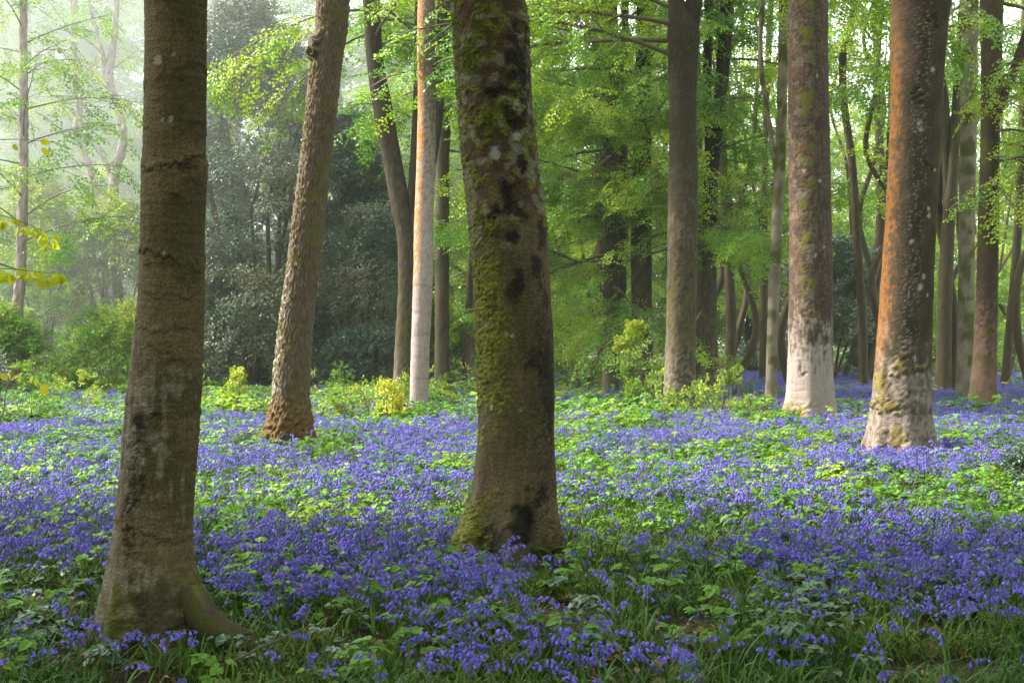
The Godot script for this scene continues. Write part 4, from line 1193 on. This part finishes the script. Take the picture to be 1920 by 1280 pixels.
func build_shrubs() -> void:
	rng.seed = 21
	var hs := bush_sprig(31, 46, 0.42, 0.062, 0.34, M.holly)
	var hw := bush_sprig(32, 40, 0.45, 0.055, 0.40, M.leaf)
	var sap := bush_sprig(33, 26, 0.30, 0.065, 0.36, M.leaf)
	var us := beech_spray(34, 1.0)
	var hc := Color(0.090, 0.132, 0.070)
	bush("holly_tree", "tall grey-green holly filling the gap between left beech and oak", "tree", Vector3(-8.6, 0, -46.0), 12.5, 7.4, 5200, hs, 1.15, hc, 0.1, 0.42)
	bush("holly_tree", "dark holly directly behind the leaning oak", "tree", Vector3(-5.4, 0, -47.5), 9.0, 4.8, 2800, hs, 1.1, hc, 0.0, 0.5)
	bush("holly_tree", "darkest holly in the gap between oak and grey-brown forked beech", "tree", Vector3(-4.5, 0, -44.6), 5.6, 3.2, 1700, hs, 1.0, hc, 0.0, 0.5)
	bush("holly_tree", "low dark holly under the trees between the two broadest right-hand beeches", "tree", Vector3(12.0, 0, -52.0), 5.0, 5.0, 1800, hs, 1.2, hc, 0.0, 0.5)
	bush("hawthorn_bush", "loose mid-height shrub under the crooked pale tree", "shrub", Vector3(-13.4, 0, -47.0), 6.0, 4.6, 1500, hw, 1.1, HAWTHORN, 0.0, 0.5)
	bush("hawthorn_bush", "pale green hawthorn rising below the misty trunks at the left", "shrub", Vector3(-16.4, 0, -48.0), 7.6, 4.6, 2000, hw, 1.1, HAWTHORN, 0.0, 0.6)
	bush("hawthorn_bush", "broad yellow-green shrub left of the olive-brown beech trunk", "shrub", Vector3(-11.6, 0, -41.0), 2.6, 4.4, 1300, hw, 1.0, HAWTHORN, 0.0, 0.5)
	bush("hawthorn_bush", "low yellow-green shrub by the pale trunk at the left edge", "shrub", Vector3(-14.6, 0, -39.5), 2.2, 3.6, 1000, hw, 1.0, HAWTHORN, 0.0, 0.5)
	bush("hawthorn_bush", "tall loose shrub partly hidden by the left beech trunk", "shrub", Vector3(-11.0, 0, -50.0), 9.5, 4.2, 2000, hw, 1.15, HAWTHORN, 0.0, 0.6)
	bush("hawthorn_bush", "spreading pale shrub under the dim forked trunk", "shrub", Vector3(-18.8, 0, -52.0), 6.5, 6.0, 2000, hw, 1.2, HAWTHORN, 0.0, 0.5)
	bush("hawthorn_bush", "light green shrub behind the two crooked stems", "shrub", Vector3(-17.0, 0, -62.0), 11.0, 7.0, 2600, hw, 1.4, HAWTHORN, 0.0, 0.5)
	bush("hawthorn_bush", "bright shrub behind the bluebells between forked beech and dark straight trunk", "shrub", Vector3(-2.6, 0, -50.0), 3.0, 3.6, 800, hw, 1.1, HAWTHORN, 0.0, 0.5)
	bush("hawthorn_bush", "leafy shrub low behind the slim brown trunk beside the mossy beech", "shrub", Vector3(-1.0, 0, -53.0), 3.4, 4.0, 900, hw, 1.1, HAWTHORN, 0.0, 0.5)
	bush("beech_bush", "young beech thicket low in front of the dark curtained beech", "shrub", Vector3(2.2, 0, -43.0), 3.2, 5.0, 420, us, 1.0, BEECH, 0.2, 0.4)
	bush("beech_bush", "young beech thicket far right behind the reddish-brown beech", "shrub", Vector3(18.0, 0, -56.0), 4.0, 8.0, 520, us, 1.3, BEECH, 0.2, 0.4)
	bush("sapling", "yellow-green sapling standing alone left of the fork-topped beech", "sapling", Vector3(2.86, 0, -33.0), 1.9, 0.9, 230, sap, 0.75, YOUNG, 0.1, 0.5)
	bush("sapling", "small leafy sapling among brambles before the forked beech", "sapling", Vector3(-2.2, 0, -25.0), 0.75, 0.7, 90, sap, 0.6, YOUNG, 0.05, 0.5)
	bush("sapling", "yellowish sapling peeping up left of the oak base", "sapling", Vector3(-6.0, 0, -30.0), 0.95, 0.5, 60, sap, 0.6, YOUNG, 0.1, 0.5)
	bush("holly_shrub", "small dark holly bush at the left edge among bluebells", "shrub", Vector3(-7.75, 0, -20.6), 1.35, 0.9, 150, hs, 0.5, hc, 0.05, 0.5)
	bush("holly_shrub", "low dark evergreen bush at the right edge among bluebells", "shrub", Vector3(5.35, 0, -14.0), 0.5, 0.7, 120, hs, 0.42, hc, 0.0, 0.4)
	rng.seed = 23
	var low := []
	for k in 26:
		low.append(Vector3(rf(-0.36, 0.22), rf(25.0, 37.0), rf(0.5, 1.1)))
	for q: Vector3 in low:
		bush("bramble_bush", "leafy yellow-green bramble bush at the far edge of the bluebells", "bush", Vector3(q.x * q.y, 0, -q.y), q.z, q.z * 1.5, int(70 * q.z), sap, 0.6, Color(0.22, 0.34, 0.035), 0.02, 0.4, "bramble bushes along the far edge of the bluebells")
	for p in [Vector3(-7.75, -20.6, 0.25), Vector3(5.35, -14.0, 0.2)]:
		feet.append(p)
	# far foliage that closes the view, too deep to tell its trees apart
	var out := []
	for k in 6000:
		var a := rf(-0.52, 0.52)
		var d := rf(98.0, 122.0)
		var x := Vector3(rf(-1, 1), rf(-0.6, 0.3), rf(-1, 1)).normalized()
		var z := x.cross(Vector3.UP).normalized()
		var s := rf(3.0, 5.5)
		out.append(Transform3D(Basis(x * s, z.cross(x) * s, z * s), Vector3(d * sin(a), rf(0.5, 1.0) * rf(0.0, 20.0), -d * cos(a))))
	stuff("far_foliage", "blurred green mass of distant woodland closing the view", beech_spray(15, 0.6), out, tinted(out, Vector3.ZERO, BEECH, 0.5))


func joined(parts: Array) -> ArrayMesh:
	var m := ArrayMesh.new()
	for p: ArrayMesh in parts:
		for s in p.get_surface_count():
			m.add_surface_from_arrays(Mesh.PRIMITIVE_TRIANGLES, p.surface_get_arrays(s))
			m.surface_set_material(m.get_surface_count() - 1, p.surface_get_material(s))
	return m


func bramble_mesh(seed_: int) -> ArrayMesh:
	rng.seed = seed_
	var lv := SurfaceTool.new()
	lv.begin(Mesh.PRIMITIVE_TRIANGLES)
	var st := SurfaceTool.new()
	st.begin(Mesh.PRIMITIVE_TRIANGLES)
	for s in bramble_sites():
		var l := bramble_leaf(seed_ * 10 + int(rf(0, 6)))
		lv.append_from(l, 0, s)
		st.append_from(l, 1, s)
	var m := ArrayMesh.new()
	lv.set_material(M.leaf)
	lv.commit(m)
	st.set_material(M.stalk)
	st.commit(m)
	return m


func bramble_sites() -> Array:   # where the leaves of one plant stand
	var out := []
	for k in 3:
		var a := rf(0, TAU)
		var tall := rf(0.12, 0.30)
		var reach := rf(0.08, 0.28)
		for j in 4:
			var f := (j + 1) / 4.0
			var p := Vector3(cos(a) * reach * f, tall * sin(f * 2.0) / 0.95, sin(a) * reach * f)
			var b := Basis(Vector3.UP, -a + (1.0 if j % 2 == 0 else -1.0) * rf(0.5, 1.4)) * Basis(Vector3(0, 0, 1), rf(-0.4, 0.25))
			out.append(Transform3D(b.scaled(Vector3.ONE * rf(0.75, 1.25)), p))
	return out


func zone(p: Vector3) -> String:
	if p.x < -2.25:
		return "left of the olive-brown beech trunk"
	if p.x < -1.3:
		return "before the mossy foot of the olive-brown beech"
	if p.x < -0.5:
		return "between the two foreground beech trunks"
	if p.x < 0.55:
		return "before the dark hollow of the mossy beech"
	return "right of the mossy foreground beech"


func build_flowers() -> void:
	rng.seed = 5
	# bluebells
	var protos := []
	for k in 5:
		protos.append(bluebell_parts(40 + k))
	rng.seed = 51
	var spots := []
	for k in 125000:
		var p := spot(0.8, 6.0, 62.0)
		if rf(0, 1) < drift(p).x and (p.z > -14.0 or rf(0, 1) < 0.8) and clear(p):
			spots.append(p)
	for k in 17000:
		var p := spot(0.6, 7.0, 32.0)
		if rf(0, 1) < drift(p).x * ss(7.0, 13.0, -p.z) * ss(32.0, 24.0, -p.z) and clear(p):
			spots.append(p)
	for k in 7500:
		var p := spot(0.4, 5.9, 13.0)
		if rf(0, 1) < drift(p).x * ss(13.0, 7.5, -p.z) and clear(p):
			spots.append(p)
	for k in 26:
		var p := Vector3(rf(-0.42, 0.46), 0, rf(-9.95, -9.6))
		if clear(p, -0.06):
			spots.append(p)
	for k in 10:
		spots.append(Vector3(rf(-2.15, -1.45), 0, rf(-6.85, -6.6)))
	spots.sort_custom(func(a, b): return a.z > b.z)
	var out := [[], [], [], [], []]
	var near := 0
	for p: Vector3 in spots:
		var k := int(rf(0, 4.999))
		var tr := placed(p, rf(0.7, 1.1), 0.3)
		if near < 300 and absf(p.x) < -p.z * 0.372 and -p.z > 6.35:
			near += 1
			var t := thing("bluebell", "nodding violet bluebell in the grass " + zone(p), "flower", "bluebells " + zone(p))
			t.transform = tr
			part("stem", protos[k][0], t)
			part("flower_head", protos[k][1], t)
			part("leaves", protos[k][2], t)
		else:
			out[k].append(tr)
	for k in 5:
		var tint := PackedColorArray()
		for o in out[k]:
			var g := rf(0.8, 1.2)
			tint.append(Color(g * rf(0.85, 1.2), g, g))
		stuff("bluebell_drift", "carpet of violet bluebells spreading back through the wood", joined(protos[k]), out[k], tint)
	print("bluebells ", spots.size())
	# grass and bluebell leaves
	rng.seed = 61
	var clumps := [blade_clump(71, 10, 0.19, 0.0045), blade_clump(72, 9, 0.23, 0.0055), blade_clump(73, 14, 0.14, 0.0032)]
	var rest := [[], [], []]
	rng.seed = 62
	for k in 9500:
		var p := spot(0.6, 5.6, 13.0)
		# bare, leaf-strewn soil shows in places close by
		if clear(p) and not (-p.z < 9.0 and ns2(p.x * 0.9, 17.0, p.z * 0.9) > 0.25):
			rest[int(rf(0, 2.999))].append(placed(p, rf(0.75, 1.15), 0.3))
	for k in 26000:
		var p := spot(0.9, 13.0, 62.0)
		if clear(p):
			rest[int(rf(0, 2.999))].append(placed(p, rf(0.8, 1.15), 0.3))
	for k in 3:
		var tint := PackedColorArray()
		for o: Transform3D in rest[k]:
			var a := ns2(o.origin.x * 0.7, 3.0, o.origin.z * 0.7)
			var g := 1.0 + 0.35 * a + rf(-0.2, 0.2)
			tint.append(Color(g * (1.0 + 0.4 * a), g, g))
		stuff("grass", "green strap leaves and grass under the bluebells", clumps[k], rest[k], tint)
	# brambles and other broad-leaved plants
	rng.seed = 81
	var leaves := []
	for k in 6:
		leaves.append(bramble_leaf(90 + k))
	var whole := [bramble_mesh(101), bramble_mesh(102), bramble_mesh(103), bramble_mesh(104)]
	rng.seed = 82
	spots = []
	for k in 20000:
		var p := spot(0.8, 6.2, 52.0)
		if rf(0, 1) < drift(p).y * (0.55 if -p.z < 22.0 else 0.9) and clear(p, 0.03):
			spots.append(p)
	for k in 9000:
		var p := spot(0.6, 6.2, 28.0)
		if rf(0, 1) < (0.25 + drift(p).y) * (0.25 + 0.75 * ss(7.5, 12.0, -p.z)) and clear(p, 0.03):
			spots.append(p)
	spots.sort_custom(func(a, b): return a.z > b.z)
	near = 0
	var bush_out := [[], [], [], []]
	for p: Vector3 in spots:
		if near < 90 and absf(p.x) < -p.z * 0.372 and -p.z > 6.35:
			near += 1
			var t := thing("bramble_plant", "low green bramble shoot with toothed leaves " + zone(p), "plant", "bramble shoots " + zone(p), p)
			var mat: Material = M.near_leaf if rf(0, 1) < 0.7 else M.dull_leaf
			var turn := rf(0, TAU)
			for s: Transform3D in bramble_sites():
				var l := part("leaf", leaves[int(rf(0, 5.999))], t)
				l.transform = Transform3D(Basis(Vector3.UP, turn).scaled(Vector3.ONE * 0.8)) * s
				l.set_surface_override_material(0, mat)
		else:
			bush_out[int(rf(0, 3.999))].append(placed(p, rf(0.4, 0.9) * (1.0 + 0.9 * ss(22.0, 28.0, -p.z) * ss(0.0, 0.5, ns2(p.x * 0.5, 61.0, p.z * 0.5))), 0.25))
	for k in 4:
		var tint := PackedColorArray()
		for o: Transform3D in bush_out[k]:
			var d := -o.origin.z
			var a := ns2(o.origin.x * 0.5, 9.0, o.origin.z * 0.5) + rf(-0.5, 0.5)
			var c := Color(0.11, 0.25, 0.020).lerp(Color(0.24, 0.34, 0.04), ss(0.0, 0.8, a))
			c = c.lerp(Color(0.05, 0.10, 0.03), ss(-0.3, -0.8, a))
			tint.append(c * rf(0.85, 1.15))
		stuff("bramble_undergrowth", "yellow-green brambles spreading between the bluebells", whole[k], bush_out[k], tint)
	print("brambles ", spots.size())
	# ferns
	var fr := [fern_frond(111), fern_frond(112)]
	rng.seed = 112
	var kind := 0
	for f in [[Vector3(0.25, 0, -9.55), "pale green fern growing against the foot of the mossy beech", 0.75], [Vector3(-2.5, 0, -17.6), "fern among bluebells just right of the oak foot", 0.9], [Vector3(-5.0, 0, -16.5), "fern in the bright bluebells left of the olive-brown trunk", 1.0], [Vector3(-2.2, 0, -17.2), "fern in open bluebells between the oak and the mossy beech", 0.9], [Vector3(3.6, 0, -10.2), "fern in the bluebells toward the right edge", 1.1], [Vector3(1.05, 0, -6.75), "small fern at the bottom edge of the grass", 0.5]]:
		var t := thing("fern", f[1], "fern", "", f[0])
		for k in 6:
			var o := part("frond", fr[k % 2], t)
			o.basis = (Basis(Vector3.UP, TAU * k / 6.0 + rf(-0.3, 0.3)) * Basis(Vector3(0, 0, 1), rf(0.0, 0.35))).scaled(Vector3.ONE * f[2] * rf(0.8, 1.1))
			o.set_surface_override_material(0, M.near_leaf)
	# fallen leaves and dead stems on the bare soil
	rng.seed = 121
	var mb := MB.new()
	leaf(mb, Vector3.ZERO, Vector3(0.06, 0.004, 0), Vector3(0, 0, 0.02), Vector3(0, 0.011, 0), Color.WHITE)
	var dm := ArrayMesh.new()
	mb.commit(dm, M.dead_leaf)
	var fall := []
	var ft := PackedColorArray()
	for k in 5000:
		var p := spot(0.3, 5.8, 12.0)
		fall.append(placed(p + Vector3(0, rf(0.005, 0.03), 0), rf(0.7, 1.3), 0.8))
		ft.append(Color(1, 1, 1) * rf(0.5, 1.7))
	for w in [[-1.2, -6.55, 0.5, 0.3, "short brown twig fallen in the grass near the olive-brown trunk"], [0.05, -7.6, 0.75, 2.3, "long dead bramble stem slanting in front of the mossy beech"], [-0.35, -8.6, 0.6, 0.8, "dead stick lying left of the mossy beech foot"], [1.6, -8.6, 0.6, 2.7, "dead twig lying among bluebells right of the mossy beech"], [3.3, -12.0, 0.9, 0.4, "arching dead stem among the bluebells near the right edge"]]:
		var t := thing("fallen_twig", w[4], "twig", "", Vector3(w[0], 0.0, w[1]))
		var sb := MB.new()
		var pts := PackedVector3Array()
		var rad := PackedFloat32Array()
		for k in 7:
			var f := k / 6.0
			pts.append(Vector3(cos(w[3]) * w[2] * (f - 0.5) + rf(-0.015, 0.015), 0.03 + 0.24 * f + rf(-0.01, 0.01), sin(w[3]) * w[2] * (f - 0.5)))
			rad.append(0.0065 - 0.004 * f)
		tube(sb, pts, rad, 6, Color.WHITE, true)
		var sm := ArrayMesh.new()
		part("stem", sb.commit(sm, M.twig), t)
	stuff("leaf_litter", "brown fallen beech leaves lying on the soil between the grass", dm, fall, ft)
